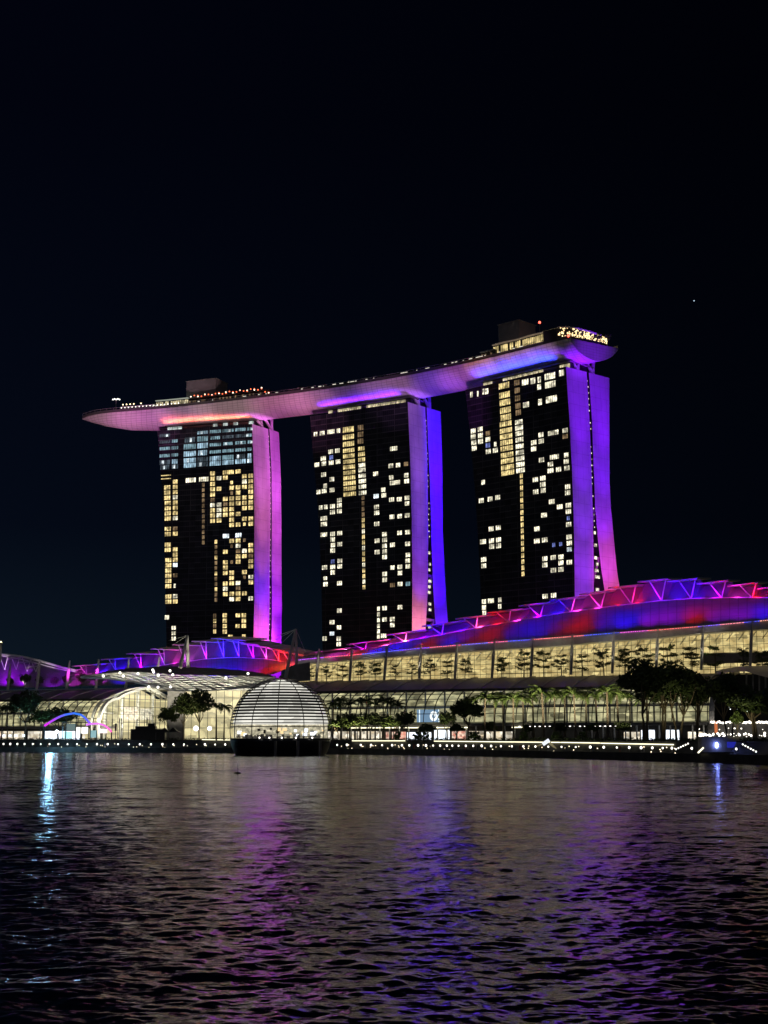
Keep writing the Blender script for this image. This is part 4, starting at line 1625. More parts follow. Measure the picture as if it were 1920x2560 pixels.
tx0 = [760, 865, 964.6, 1054, 1138.6, 1217, 1296, 1373.5, 1447.8, 1520, 1593, 1667, 1741.6, 1817.6, 1893, 1968]
ty0 = [1636, 1613.5, 1589.5, 1567.6, 1549, 1534, 1517, 1502, 1488.5, 1472, 1457, 1456, 1462, 1468, 1474, 1482]
ty1 = [1621, 1600, 1576, 1555, 1539, 1524, 1507, 1494, 1478, 1464, 1448.7, 1447.5, 1453, 1458, 1465, 1475]
tips = [(tx0[i], ty0[i], (tx0[i + 1] if i < 15 else 2045) + (2 if i > 5 else 12), ty1[i]) for i in range(16)]
nd = [(913, 1625), (1013, 1604), (1105, 1587), (1190, 1570), (1272, 1556), (1350, 1542), (1427.5, 1530), (1503, 1519.6), (1579, 1510.5), (1654, 1502), (1728, 1497), (1804, 1495), (1880, 1494), (1955, 1495)]
nodes = []
for i, (x, y) in enumerate(nd):
    t_ = tips[i + 1]
    ft = lambda xx, t_=t_: t_[1] + (t_[3] - t_[1]) * (xx - t_[0]) / (t_[2] - t_[0])
    nodes.append((x, y, [(x - 30, ft(x - 30)), (x + (4 if i < 5 else 10), ft(x + 8))]))
shell_top(RM, mallR, tips, nodes, C_L, 47.0, M_UPST, list(np.arange(762, 2040, 6.0)))

# masts
for (x0, y0, x1, y1) in [(968, 1614, 960, 1698), (1053, 1609, 1048, 1697), (1143, 1603, 1137, 1694), (1237, 1596, 1229.5, 1690), (1333, 1593, 1327, 1686), (1431, 1585, 1427.5, 1680), (1535.5, 1579, 1530.5, 1676.5), (1645, 1570, 1640, 1672), (1758, 1563.5, 1753, 1668), (1880.5, 1553, 1875, 1663), (798, 1622, 790, 1705), (880, 1621, 874, 1699)]:
    mb = MB()
    b = RM.on(x1, y1, 28.0)
    t_ = RM.on(x0, y0, 27.0)
    mb.tube([b - [0, 0, 1], b * .5 + t_ * .5, t_], [.5, .62, .3], 8)
    mb.build('raking_mast', M_LGREY, mallR)
    mb = MB()
    for dx in (-14, 14):
        mb.bar(t_, RM.on(x0 + dx, interp_poly(B_L, x0 + dx), 29.5), .10)
    mb.build('stay_cable', M_LGREY, mallR)

# big curved white roof at the far right with columns
rr_ = MB()
topc = [(1790, 1683), (1830, 1672), (1863, 1667), (1920, 1664), (2100, 1662)]
botc = [(1790, 1686), (1830, 1680), (1863, 1678), (1900, 1689), (1920, 1694), (2100, 1740)]
loft(rr_, RM, topc, 24, botc, 4, list(np.arange(1790, 2100, 15)), 4, 1)
rr_.build('curved_white_roof', M_LGREY, mallR, smooth=True)
cc = MB()
for x in (1866, 1882, 1898, 1914, 1930, 1950):
    cc.bar(RM.on(x, 1684, 8), RM.on(x, 1760, 8), .5)
build_split(cc, 'portal_column', M_GREY, mallR)
pw = MB()
pw.face([RM.on(1795, 1684, 26), RM.on(2100, 1690, 26), RM.on(2100, 1850, 26), RM.on(1795, 1850, 26)])
pw.build('portal_wall', M_DARK, mallR)

# shops behind the colonnade
def shopfront(fr, root, sa, sb, n, z0, z1, mat):
    mb = MB()
    mb.face([fr.P(sa, n, z0), fr.P(sb, n, z0), fr.P(sb, n, z1), fr.P(sa, n, z1)], [(sa, 0), (sb, 0), (sb, z1 - z0), (sa, z1 - z0)])
    return mb.build('shopfront', mat, root)


def sx_at(fr, px, n):
    return fr.s(fr.on(px, 1835, n))


E_SHOPW = interior_mat('shop_white', (0.80, 0.9, 1.0), (0.62, 0.66, 0.72), 2.6, (0.5, 0.5), 0.35)
E_SHOPR = interior_mat('shop_red', (1.0, 0.80, 0.62), (0.9, 0.22, 0.15), 1.1, (0.6, 0.7), 0.7)
bk = MB()
bk.face([RM.P(sR0, -9.0, 4.3), RM.P(sR1, -9.0, 4.3), RM.P(sR1, -9.0, 9.6), RM.P(sR0, -9.0, 9.6)])
bk.build('ground_floor_wall', M_STONE, mallR)
for (a, b, mt, z1) in [(820, 885, I_SHOP, 7.4), (890, 960, I_SHOP, 7.4), (965, 1015, E_SHOPR, 7.2), (1018, 1048, E_SHOPW, 7.0), (1054, 1078, E_SHOPW, 7.0), (1086, 1124, E_SHOPW, 7.8), (1130, 1165, E_SHOPR, 7.4), (1170, 1210, I_SHOP, 7.4), (1214, 1285, I_SHOP, 7.2), (1560, 1600, I_SHOP, 7.0), (1603, 1637, E_SHOPW, 7.6), (1662, 1698, E_SHOPW, 7.6), (1720, 1760, I_SHOP, 7.0)]:
    shopfront(RM, mallR, sx_at(RM, a, -9.1), sx_at(RM, b, -9.1), -9.15, 4.4, z1, mt)
cm_ = MB()
for x in list(range(830, 1290, 24)) + list(range(1480, 1770, 28)):
    s = sx_at(RM, x, -12.5)
    cm_.tube([RM.P(s, -12.5, 4.3), RM.P(s, -12.5, 9.2)], .28, 8)
build_split(cm_, 'colonnade_column', M_WHITE, mallR)
dl = MB()
for x in np.arange(1300, 1580, 12.6):
    s = sx_at(RM, x, -12)
    dl.box(RM.P(s, -12.3, 8.9), (.45, .45, .25), RM.t)
build_split(dl, 'downlight', E_SOFT, mallR)
# canopy strip over the shop row
st_ = MB()
for (a, b) in ((878, 1000), (1010, 1080), (1082, 1170), (1280, 1320)):
    sa, sb = sx_at(RM, a, -14), sx_at(RM, b, -14)
    st_.bar(RM.P(sa, -13.9, 8.6), RM.P(sb, -13.9, 8.6), .35)
build_split(st_, 'canopy_strip_light', E_STRIP, mallR)

# advertising screen inside the vault
sc_ = MB()
sa, sb = RM.s(RM.on(1042, 1790, -8)), RM.s(RM.on(1098, 1790, -8))
z0_, z1_ = RM.on(1070, 1807, -8)[2], RM.on(1070, 1774, -8)[2]
z0_ = max(z0_, 10.4)
sc_.face([RM.P(sa, -8, z0_), RM.P(sb, -8, z0_), RM.P(sb, -8, z1_), RM.P(sa, -8, z1_)])
scr = sc_.build('screen', E_SCREEN, mallR)
emb = MB()
sm = RM.s(RM.on(1084.5, 1790, -8))
zm = (z0_ + z1_) / 2
def disc(mb, s, z, r0, r1, n_, a0=0, a1=360, steps=24):
    for k in range(steps):
        p, q = math.radians(a0 + (a1 - a0) * k / steps), math.radians(a0 + (a1 - a0) * (k + 1) / steps)
        mb.face([RM.P(s + r0 * math.cos(p), n_, z + 1.15 * r0 * math.sin(p)), RM.P(s + r1 * math.cos(p), n_, z + 1.15 * r1 * math.sin(p)), RM.P(s + r1 * math.cos(q), n_, z + 1.15 * r1 * math.sin(q)), RM.P(s + r0 * math.cos(q), n_, z + 1.15 * r0 * math.sin(q))])
disc(emb, sm, zm, 0.75, 1.55, -8.06)
emb.bar(RM.P(sm - .5, -8.08, zm + .55), RM.P(sm + .45, -8.08, zm + .55), .22)
emb.bar(RM.P(sm + .45, -8.08, zm + .55), RM.P(sm - .25, -8.08, zm - .75), .22)
emb.build('emblem', emitter('emblem_white', (.9, .97, 1), 1.3), scr)
ed_ = MB()
for px_ in (1049, 1097):
    s = RM.s(RM.on(px_, 1790, -8))
    ed_.bar(RM.P(s, -8.06, z0_), RM.P(s, -8.06, z1_), .35)
build_split(ed_, 'light_bar', emitter('bar_white', (.75, .9, 1), 1.2), scr)

# ---------------- left mall and its round-arched hall
mallL = empty('shopping_mall', LM.P(40, 20, ZU), 'mall with purple lit roof and round-arched glass hall left of the glass sphere', 'mall')
sL0 = -160.0
sL1 = LM.s(LM.on(243, 1812, -13.5))
vault(LM, mallL, sL0, sL1)
arch = [(n, z) for n, z in ([(44, 23.5), (36, 25.8)] + [(28 - 28 * f, 27.9 - 5.7 * f ** 1.9) for f in np.linspace(0, 1, 9)] + [(-13.5 * math.sin(a), 22.2 - 11.8 * (1 - math.cos(a))) for a in np.linspace(0, math.pi / 2, 13)][1:] + [(-13.5, 4.3)])]
rg = MB()
for (a, b) in zip(arch[:-1], arch[1:]):
    rg.bar(LM.P(sL1 + .6, a[0], a[1]), LM.P(sL1 + .6, b[0], b[1]), 1.6, 1.2)
    rg.bar(LM.P(sL1 - 3.0, a[0], a[1] + .2), LM.P(sL1 - 3.0, b[0], b[1] + .2), 1.0, .8)
rg.build('arch_ring', M_WHITE, mallL)
hall = MB()
poly = [LM.P(sL1 - 6.0, n, z - .3) for n, z in arch] + [LM.P(sL1 - 6.0, 60, 4.3), LM.P(sL1 - 6.0, 60, 23)]
hall.face(poly, [(p[0] * .8 - p[1] * .2, p[2]) for p in poly])
hall.build('lit_hall', I_LOBBY, mallL)
# hall front glass frame
hf = MB()
zarch = lambda n: float(np.interp(n, [p[0] for p in arch][::-1], [p[1] for p in arch][::-1]))
for n in np.arange(-11, 44, 4.4):
    hf.bar(LM.P(sL1 + .2, n, 4.3), LM.P(sL1 + .2, n, zarch(n) - .6), .22)
for z in (8.5, 12, 15.5, 19, 22.5):
    nn = [n for n in np.linspace(-13.4, 44, 120) if zarch(n) > z]
    hf.bar(LM.P(sL1 + .2, nn[0], z), LM.P(sL1 + .2, nn[-1], z), .18)
hf.build('hall_mullion', M_DARK, mallL)
hc_ = MB()
for n in (-4, 9, 22, 35):
    hc_.tube([LM.P(sL1 - 2.5, n, 4.3), LM.P(sL1 - 2.5, n, zarch(n) - .8)], .75, 10)
build_split(hc_, 'hall_column', M_WHITE, mallL)
# two posters in the hall
for (xa, xb, ya, yb, mt) in ((310, 344, 1768, 1801, interior_mat('poster_pale', (1.0, .92, .75), (.35, .2, .14), .9, (.7, .7), .5)), (350, 379, 1771, 1800, interior_mat('poster_dark', (.75, .7, .6), (.06, .10, .11), .7, (.6, .5), .5))):
    pmx = onplane((xa + xb) / 2, 1785, LM.P(sL1 - 1.2, 0, 0)[:2], LM.t)
    def op(x, y):
        return onplane(x, y, LM.P(sL1 - 1.2, 0, 0)[:2], LM.t)
    q = [op(xa, yb), op(xb, yb), op(xb, ya), op(xa, ya)]
    mb = MB(); mb.face(q, [(0, 0), (6, 0), (6, 6), (0, 6)]); mb.build('poster', mt, mallL)
for (a, b, mt) in ((-40, 60, I_SHOP), (70, 105, I_SHOP), (110, 200, E_SHOPW), (206, 236, I_SHOP)):
    shopfront(LM, mallL, sx_at(LM, a, -9.1), sx_at(LM, b, -9.1), -9.15, 4.4, 8.0, mt)
bk = MB()
bk.face([LM.P(sL0, -9.0, 4.3), LM.P(sL1, -9.0, 4.3), LM.P(sL1, -9.0, 9.6), LM.P(sL0, -9.0, 9.6)])
bk.build('ground_floor_wall', M_STONE, mallL)
ter = MB()
ter.face([LM.P(sL0, 28, 27.45), LM.P(sL1 + 90, 28, 27.45), LM.P(sL1 + 90, 62, 27.45), LM.P(sL0, 62, 27.45)])
ter.build('terrace_floor', M_LGREY, mallL)
el = MB()
el.bar(LM.P(sL0, 27.6, 27.9), LM.P(sL1 + 10, 27.6, 27.9), .5, .4)
el.build('terrace_edge', M_WHITE, mallL)

BL = [(-100, 1724), (0, 1722), (150, 1717), (330, 1712), (430, 1706), (540, 1702), (620, 1697), (690, 1684), (715, 1672), (737, 1661)]
CL = [(60, 1696), (130, 1692), (217, 1686), (289, 1676), (353, 1670), (412, 1663), (440, 1658), (472, 1654), (517, 1648), (560, 1645), (598, 1644), (634, 1646), (667, 1648), (697.5, 1653), (725, 1658), (745, 1660)]
xsL = list(np.arange(60, 738, 13.0)) + [737]
lrL = MB()
loft(lrL, LM, BL, 30.0, CL, 47.0, xsL, 10, 1.5)
lrL.build('lower_roof', M_LROOF, mallL, smooth=True)
tipsL = [(110, 1694, 150, 1690), (104, 1686.5, 194, 1676), (179, 1667.5, 266, 1661), (252, 1650.5, 331, 1647), (315, 1636, 392, 1637), (375, 1624, 448, 1626.5), (430, 1613.5, 501, 1616), (479, 1605, 547, 1608), (527, 1597.5, 614, 1603), (566, 1603, 648, 1615), (602, 1611, 674, 1621), (637, 1616.5, 700, 1627), (667, 1622, 729, 1635), (697.5, 1631, 758, 1640)]
ndL = [(217, 1687, 2), (289, 1676, 3), (353, 1670, 4), (412, 1663, 5), (463, 1655, 6), (517, 1648, 7), (560, 1645, 8), (598, 1644, 8), (634, 1646, 9), (667, 1648, 10), (697.5, 1653, 11), (725, 1658, 12)]
nodes = []
for (x, y, i) in ndL:
    t_ = tipsL[i]
    ft = lambda xx, t_=t_: t_[1] + (t_[3] - t_[1]) * (xx - t_[0]) / (t_[2] - t_[0])
    nodes.append((x, y, [(max(t_[0], x - 16), ft(max(t_[0], x - 16))), (x - 2, ft(x - 2))]))
shell_top(LM, mallL, tipsL, nodes, CL, 47.0, M_UPST, list(np.arange(106, 742, 5.0)))

# far left shell with white curved rim
FLr = [(-200, 1650), (-100, 1638), (0, 1636), (29, 1638), (58, 1642), (100, 1652), (150, 1667), (192, 1677)]
FLb = [(-200, 1722), (0, 1722), (100, 1718), (150, 1700), (192, 1680)]
fs_ = MB()
loft(fs_, LM, FLb, 40.0, FLr, 50.0, list(np.arange(-200, 193, 8.0)), 6, 1)
fs_.build('far_roof', M_UPST, mallL, smooth=True)
rim = MB()
xs_ = np.arange(-200, 193, 8.0)
pts = [LM.on(x, interp_poly(FLr, x), 40.0) for x in xs_]
rim.tube(pts, .55, 6)
pts2 = [LM.on(x, interp_poly(FLr, x) + 3.0 + 5 * math.sin(max(0, min(1, (x - 0) / 190)) * math.pi), 39.6) for x in xs_]
rim.tube(pts2, .25, 5)
rim.build('white_rim', M_WHITE, mallL)
stt = MB()
for (x, y) in ((11.6, 1674), (40.5, 1674), (68, 1679), (89.7, 1680), (-18, 1674)):
    for dx in (-12, 8):
        stt.tube([LM.on(x, y, 39.5), LM.on(x + dx, interp_poly(FLr, x + dx) + 4, 39.8)], .2, 5)
build_split(stt, 'rim_strut', M_WHITE, mallL)
for (x0, x1, y) in ((20, 52, 1648), (48, 84, 1657), (70, 98, 1668)):
    mb = MB()
    a, b = LM.on(x0, y + 1, 39), LM.on(x1, y - 1, 39)
    bkv = np.append(LM.n * 5, .5)
    mb.face([a, b, b + bkv, a + bkv]); mb.face([a + [0, 0, .6], b + [0, 0, .6], b + bkv + [0, 0, .6], a + bkv + [0, 0, .6]]); mb.face([a, b, b + [0, 0, .6], a + [0, 0, .6]])
    mb.build('roof_canopy', M_ROOFW, mallL)
# raking masts of the left mall
for (x0, y0, x1, y1) in [(26, 1660, 19, 1725), (100, 1652.6, 91, 1723), (174.5, 1651, 165.5, 1722), (247, 1648, 239.6, 1719), (322.6, 1644, 314, 1717.7), (399, 1642.5, 393, 1690)]:
    mb = MB()
    b, t_ = LM.on(x1, y1, 28.0), LM.on(x0, y0, 27.0)
    mb.tube([b - [0, 0, 1], b * .5 + t_ * .5, t_], [.6, .75, .35], 8)
    mb.build('raking_mast', M_LGREY, mallL)

# ---------------- central lattice canopy and lobby
lob = empty('entrance_hall', atY(600, 1840, 575), 'glazed entrance hall under the white ribbed canopy behind the glass sphere', 'hall')
TCv = [(203, 1692), (260, 1682), (318, 1674), (400, 1669.5), (480, 1671), (560, 1675), (640, 1683), (689, 1694.5)]
BCv = [(203, 1694), (270, 1697), (330, 1705), (380, 1715), (430, 1726), (500, 1727), (560, 1724), (640, 1716), (689, 1698)]
xsC = list(np.linspace(203, 689, 44))
NR = 12
cg = []
for k in range(NR + 1):
    f = k / NR
    row = []
    for x in xsC:
        ya, yb = interp_poly(TCv, x), interp_poly(BCv, x)
        p = atY(x, ya + (yb - ya) * f, 585 - 45 * f)
        row.append(p)
    cg.append(row)
rbm, prl = MB(), MB()
for j in range(6, 44, 1):
    # diagonal ribs
    pass
for k0 in range(-NR, 44, 3):
    pts = []
    for k in range(NR + 1):
        j = k0 + k * 1.0
        if 0 <= j <= 43:
            j0 = int(j)
            pts.append(cg[k][j0])
    if len(pts) > 1:
        rbm.tube(pts, .34, 5, cap=False)
for k in range(0, NR + 1):
    prl.tube(cg[k], .30 if k in (0, NR) else .16, 5, cap=False)
rbm.build('canopy_rib', M_WHITE, lob)
prl.build('canopy_purlin', M_WHITE, lob)
gl_ = MB()
gl_.grid([[p + [0, 0, .5] for p in cg[k]] for k in range(0, 5)])
gl_.build('canopy_sheet', M_GREY, lob)
lp = MB()
for (x, y) in [(258, 1690), (300, 1682), (308, 1690), (345, 1684), (382, 1675), (384, 1680), (425, 1677), (432, 1687), (396, 1688), (372, 1717), (395, 1718), (426, 1717), (620, 1684), (565, 1695)]:
    p = atY(x, y, 538)
    lp.sphere(p, .5, 6, 4)
build_split(lp, 'canopy_lamp', E_SOFT, lob)
lb = MB()
W2 = 120
pA, pB = atY(425, 1800, 572), atY(800, 1800, 572)
lb.face([(pA[0], 572, 4.3), (pB[0], 572, 4.3), (pB[0], 572, 24.0), (pA[0], 572, 24.0)], [(0, 0), (60, 0), (60, 20), (0, 20)])
lb.build('lit_lobby', I_LOBBY, lob)
lmn = MB()
for x in np.arange(pA[0] + 5.5, pB[0], 3.3):
    lmn.bar((x, 570.5, 4.3), (x, 570.5, 23.8), .16)
for z in (9, 13, 17, 21):
    lmn.bar((pA[0] + 5, 570.5, z), (pB[0], 570.5, z), .16)
lmn.build('lobby_mullion', M_DARK, lob)
pier = MB()
pier.box((pA[0] + 3, 568, 14.5), (6.5, 5, 20.4))
pier.build('white_pier', M_GREY, lob)
hd = MB()
hd.bar((pA[0], 566, 24.3), (pB[0] - 12, 566, 24.3), .8)
hd.build('head_beam', M_WHITE, lob)
bx_ = MB()
bx_.box(((pA[0] + pB[0]) / 2, 590, 13.8), (pB[0] - pA[0], 30, 19.0))
bx_.build('rear_block', M_DARK, lob)
# dark connecting facade between hall roof and right mall
cnx = MB()
cq = [(737, 1662), (775, 1655), (775, 1702), (690, 1706), (700, 1690)]
cnx.face([atY(x, y, 556) for x, y in cq])
cnx.build('grey_link_wall', M_GREY, lob)
# A-frame masts with cables
for (ap, l1, l2, lab, cabs) in (((469, 1589), (450, 1669), (470, 1669), 'tall A-frame mast with cables above the left canopy', [(422, 1601), (432, 1612)]),
                                ((739.5, 1573), (713, 1698), (743, 1702), 'tallest A-frame mast with cables above the glass sphere', [(692, 1590), (688, 1600), (700, 1612), (768, 1640)])):
    P = atY(*ap, 556)
    am = empty('cable_mast', atY(l1[0], l1[1], 550), lab, 'mast')
    for q, yy in ((l1, 550), (l2, 560)):
        mb = MB(); mb.tube([atY(q[0], q[1], yy), P], [.75, .45], 8); mb.build('leg', M_LGREY, am)
    mb = MB()
    for (x, y) in cabs:
        mb.tube([P, atY(x, y, 575)], .09, 4)
    mb.build('cable', M_LGREY, am)

# ================================================================== GLASS SPHERE
DC = atY(702, 1815, 414)
RS = 123 / F * 414 * 1.01
CZ = 7.6
sph = empty('glass_sphere', (DC[0], 414, 0), 'round glass pavilion with black louvre bands and black base standing in the water', 'pavilion')
def ringpts(z, r, n=72):
    return [(DC[0] + r * math.cos(2 * math.pi * k / n), 414 + r * math.sin(2 * math.pi * k / n), z) for k in range(n + 1)]
def rad(z, R=RS):
    return math.sqrt(max(0.0, R * R - (z - CZ) ** 2))
# inner lit shell
inn = MB()
zs = np.linspace(9.0, CZ + RS * .985, 22)
inn.grid([ringpts(z, rad(z, RS - .75)) for z in zs], lambda i, j: (j * 1.2, zs[i]))
inn.build('lit_ceiling', interior_mat('sphere_ceiling', (1.0, 0.97, 0.86), (0.85, 0.84, 0.76), 0.95, (.12, .3), .3), sph, smooth=True)
lowi = MB()
zs2 = np.linspace(5.0, 9.0, 4)
lowi.grid([[(DC[0] + (RS - 1.0) * math.cos(a_), 414 + (RS - 1.0) * math.sin(a_), z) for a_ in np.linspace(-.15, math.pi + .15, 40)] for z in zs2], lambda i, j: (j * 1.2, zs2[i]))
lowi.build('shop_interior', interior_mat('sphere_shop', (1.0, .90, .62), (.10, .12, .05), .75, (.6, .9), .85), sph)
flr = MB()
flr.face(ringpts(4.9, RS - .5)[:-1])
flr.build('floor', M_LGREY, sph)
nb = 17
for k in range(nb):
    f = k / (nb - 1)
    z = 8.2 + (CZ + RS * .975 - 8.2) * (f ** 0.93)
    th = 0.12 + 0.19 * math.sin(math.pi * min(1, max(0, (f - .05) / .85)))
    mb = MB()
    ro, ri = rad(z) + .12, rad(z) - .22
    if f > .96:
        ri = 0.5
    mb.grid([ringpts(z - th, ro), ringpts(z + th, rad(min(z + th, CZ + RS - .02)) + .12), ringpts(z + th, max(.3, ri)), ringpts(z - th, max(.3, ri)), ringpts(z - th, ro)])
    mb.build('louvre_band', M_BLACK, sph)
for k in range(12):
    a = 2 * math.pi * (k + .02) / 12 + math.radians(-90)
    mb = MB()
    zz = np.linspace(4.6, CZ + RS * .985, 16)
    mb.tube([(DC[0] + (rad(z) + .1) * math.cos(a), 414 + (rad(z) + .1) * math.sin(a), z) for z in zz], .13, 5)
    mb.build('meridian_rib', M_BLACK, sph)
topc_ = MB()
zt1 = CZ + RS * .965
topc_.grid([ringpts(zt1 + (CZ + RS + .2 - zt1) * q, max(.02, rad(zt1, RS + .2) * (1 - q ** 1.6))) for q in np.linspace(0, 1, 5)])
topc_.build('top_cap', M_BLACK, sph, smooth=True)
base = MB()
bz = [-1.5, 0, 1.2, 2.6, 4.0, 4.9, 4.95]
br = [RS - 2.6, RS - 1.7, RS - 1.0, RS - .4, RS - .1, RS + .05, RS - .6]
base.grid([ringpts(z, r) for z, r in zip(bz, br)])
base.build('base', principled('sphere_base_black', (0.006, 0.007, 0.012), 0.3), sph, smooth=True)
for i in range(26):
    a = math.radians(random.uniform(-165, -15))
    r = RS - random.uniform(1.2, 3)
    mb = MB()
    mb.box((DC[0] + r * math.cos(a), 414 + r * math.sin(a), random.uniform(5.6, 7.6)), (random.uniform(.3, 1.3), .2, random.uniform(.3, 1.1)))
    mb.build('display_light', (emitter('display_white', (.9, .95, 1), 1.6), emitter('display_warm', (1, .7, .35), 1.2), M_DARK)[i % 3], sph)
# quay deck with lamps in front of the sphere, on piles
qd = MB()
for (px_, ) in ((708,), (760,), (812,)):
    p = atZ(px_, 1887, 0)
    q = np.array([p[0], 397.5, 0])
    qd.tube([q - [0, 0, 1.5], q + [0, 0, 4.2]], .42, 8)
build_split(qd, 'pile', M_GREY, sph)
rr2 = MB()
aa = np.radians(np.linspace(-100, -14, 22))
rr2.tube([(DC[0] + (RS + 1.3) * math.cos(a), 414 + (RS + 1.3) * math.sin(a), 5.35 - .3 * max(0, (i - 14) / 8)) for i, a in enumerate(aa)], .07, 5)
rr2.build('rail', M_WHITE, sph)
fr_ = MB()
for i in range(60):
    a = math.radians(random.uniform(-175, -5))
    r = RS - random.uniform(1.5, 5)
    h = random.uniform(.4, 1.2)
    fr_.box((DC[0] + r * math.cos(a), 414 + r * math.sin(a), 5 + h / 2), (random.uniform(.3, 1.5), .4, h))
build_split(fr_, 'display_table', M_GREY, sph)

# ================================================================== LAMPS along the seawall
lamp_px = [30, 88, 150, 212, 282, 352, 428, 503, 583, 665, 750, 838, 930, 1020, 1113, 1208, 1305, 1403, 1497, 1590]
lamps = [(v * .28933, 1861.3) for v in lamp_px] + [(440 + v * .28933, 1862.3) for v in (250, 338, 425)]
lamps_r = [(880 + v * .31344, 1865.5 + max(0, v - 500) * .0045) for v in (-118, -40, 70, 152, 240, 320, 398, 457, 527, 590, 647, 703, 757, 800, 850, 908, 967, 1035, 1110, 1188, 1275, 1367, 1463)]
lamps_r += [(1360 + v / 2.9625, 1420 + y / 2.9625) for v, y in ((32, 1340), (130, 1341), (235, 1343), (343, 1345), (443, 1350), (540, 1352), (632, 1353), (720, 1355), (803, 1356), (880, 1358), (948, 1360), (1095, 1362), (1425, 1370))]
lamps_d = [(440 + v * .28933, 1846.8) for v in (720, 808, 918, 1040, 1180)]


def make_lamp():
    r = bpy.data.objects.new('bollard_lamp', None)
    col.objects.link(r)
    b = MB(); b.tube([(0, 0, -1.0), (0, 0, -.16)], [.09, .07], 8); b.build('post', M_GREY, r)
    b = MB(); b.sphere((0, 0, .12), .30, 10, 7, 1.15); b.build('lamp_globe', E_LAMP, r)
    return r


PROTO['lamp'] = make_lamp()
n_l = len(lamps)
for i, (x, y) in enumerate(lamps):
    Y = shoreY(x) + .8
    p = atY(x, y, Y)
    place('lamp', p[0], p[1], ZP + 1.25, random.uniform(.72, 1.12), 0, '%s glowing seawall lamp left of the black sphere base' % ordn(n_l - i), 'lamp', 'lamps along the seawall')
for i, (x, y) in enumerate(lamps_r):
    Y = shoreY(x) + .8
    p = atY(x, y, Y)
    place('lamp', p[0], p[1], ZP + 1.25, random.uniform(.7, 1.1) * (1 if i < 20 else .88), 0, '%s glowing seawall lamp right of the black sphere base' % ordn(i + 1), 'lamp', 'lamps along the seawall')
for i, (x, y) in enumerate(lamps_d):
    a = math.asin(max(-1, min(1, (atY(x, y, 400)[0] - DC[0]) / (RS + 1.0))))
    place('lamp', DC[0] + (RS + .7) * math.sin(a), 414 - (RS + .7) * math.cos(a), 5.0, .8, 0, '%s lamp from the left on the rim of the sphere base' % ordn(i + 1), 'lamp', 'lamps on the sphere rim')

# tiny ground lights between the lamps
b = MB()
b.sphere((0, 0, 0), .13, 6, 4)
gl0 = b.build('ground_light', emitter('ground_warm', (1.0, .82, .55), 3.0))
for i in range(64):
    x = random.choice([random.uniform(10, 560), random.uniform(850, 1720), random.uniform(850, 1720)])
    o = gl0 if i == 0 else gl0.copy()
    if i:
        col.objects.link(o)
    p = shore_pt(x, random.uniform(3, 11), ZP + random.uniform(.15, 1.5))
    o.location = tuple(p)
    tag(o, 'tiny warm ground light scattered behind the seawall lamps', 'light', 'ground lights on the lower promenade')

# LED step strips on the terrace wall
for (x0, x1, y0, y1, back, lab) in ((880, 1013, 1852, 1852, 13, 'short glowing white step strip just right of the sphere'), (1085, 1400, 1852.8, 1856, 13, 'long glowing step strip in front of the palm row'), (1402, 1500, 1856, 1857.5, 13, 'glowing step strip right of the angled white sign'), (1502, 1684, 1858, 1861.5, 13, 'glowing step strip below the tallest dark trees'), (505, 578, 1849, 1850, 13, 'short glowing strip left of the sphere')):
    mb = MB()
    nseg = max(1, int((x1 - x0) / 28))
    for k in range(nseg):
        xa, xb = x0 + (x1 - x0) * k / nseg + .4, x0 + (x1 - x0) * (k + 1) / nseg - .4
        pa = atY(xa, y0 + (y1 - y0) * k / nseg, shoreY(xa) + back - .2)
        pb = atY(xb, y0 + (y1 - y0) * (k + 1) / nseg, shoreY(xb) + back - .2)
        mb.bar(pa, pb, .2, .22)
    o = mb.build('step_light', E_STRIP, None, loc=pa)
    tag(o, lab, 'light strip', 'step light strips')

# ================================================================== TREES placed
def tree_at(kind, px, pbase, ptop, Y, protoH, label, cat, group, z=None, wide=1.0):
    zt = atY(px, ptop, Y)[2]
    zb = z if z is not None else ZU
    p = atY(px, pbase, Y)
    sc = (zt - zb) / protoH
    place(kind, p[0], Y, zb, (sc * wide, sc), random.uniform(0, 6.28), label, cat, group)


pal = [(1212, 1738, 0), (1236, 1742, 1), (1259, 1738, 2), (1284, 1740, 0), (1309, 1738, 1), (1334, 1734, 2), (1359.6, 1724, 0), (1387, 1728, 1), (1412, 1732, 2), (1439, 1728, 0), (1466, 1730, 1), (1493, 1726, 2), (1520, 1722, 0), (1547, 1728, 1), (1576, 1738, 2), (1608, 1745, 0)]
for i, (x, yt, k) in enumerate(pal):
    tree_at('palm%d' % k, x, 1845, yt - 4, 388 + (i % 3) * 5, 11.0, '%s palm from the left in the straight row before the vault' % ordn(i + 1), 'palm', 'palms in the straight row', wide=random.uniform(1.05, 1.35))
pal2 = [(832, 1752), (852, 1742), (874, 1756), (900, 1750), (918, 1746), (938, 1754), (958, 1745), (978, 1752), (996, 1758)]
for i, (x, yt) in enumerate(pal2):
    tree_at('palmd0' if i > 1 else 'palm1', x, 1845, yt - 4, 445 + (i % 2) * 9, 11.3, '%s palm from the left in the dark cluster right of the sphere' % ordn(i + 1), 'palm', 'palms right of the sphere')
for i, (x, yt) in enumerate(((541, 1762), (560, 1760))):
    tree_at('palm%d' % i, x, 1842, yt - 4, 470, 11.3, '%s of two thin palms just left of the sphere' % ('left' if i == 0 else 'right'), 'palm', 'palms left of the sphere')
for i, (x, yt) in enumerate(((4, 1768), (18, 1765), (33, 1770))):
    tree_at('palm%d' % i, x, 1842, yt - 4, 530, 11.3, '%s palm from the left edge of the picture' % ordn(i + 1), 'palm', 'palms at the left edge')
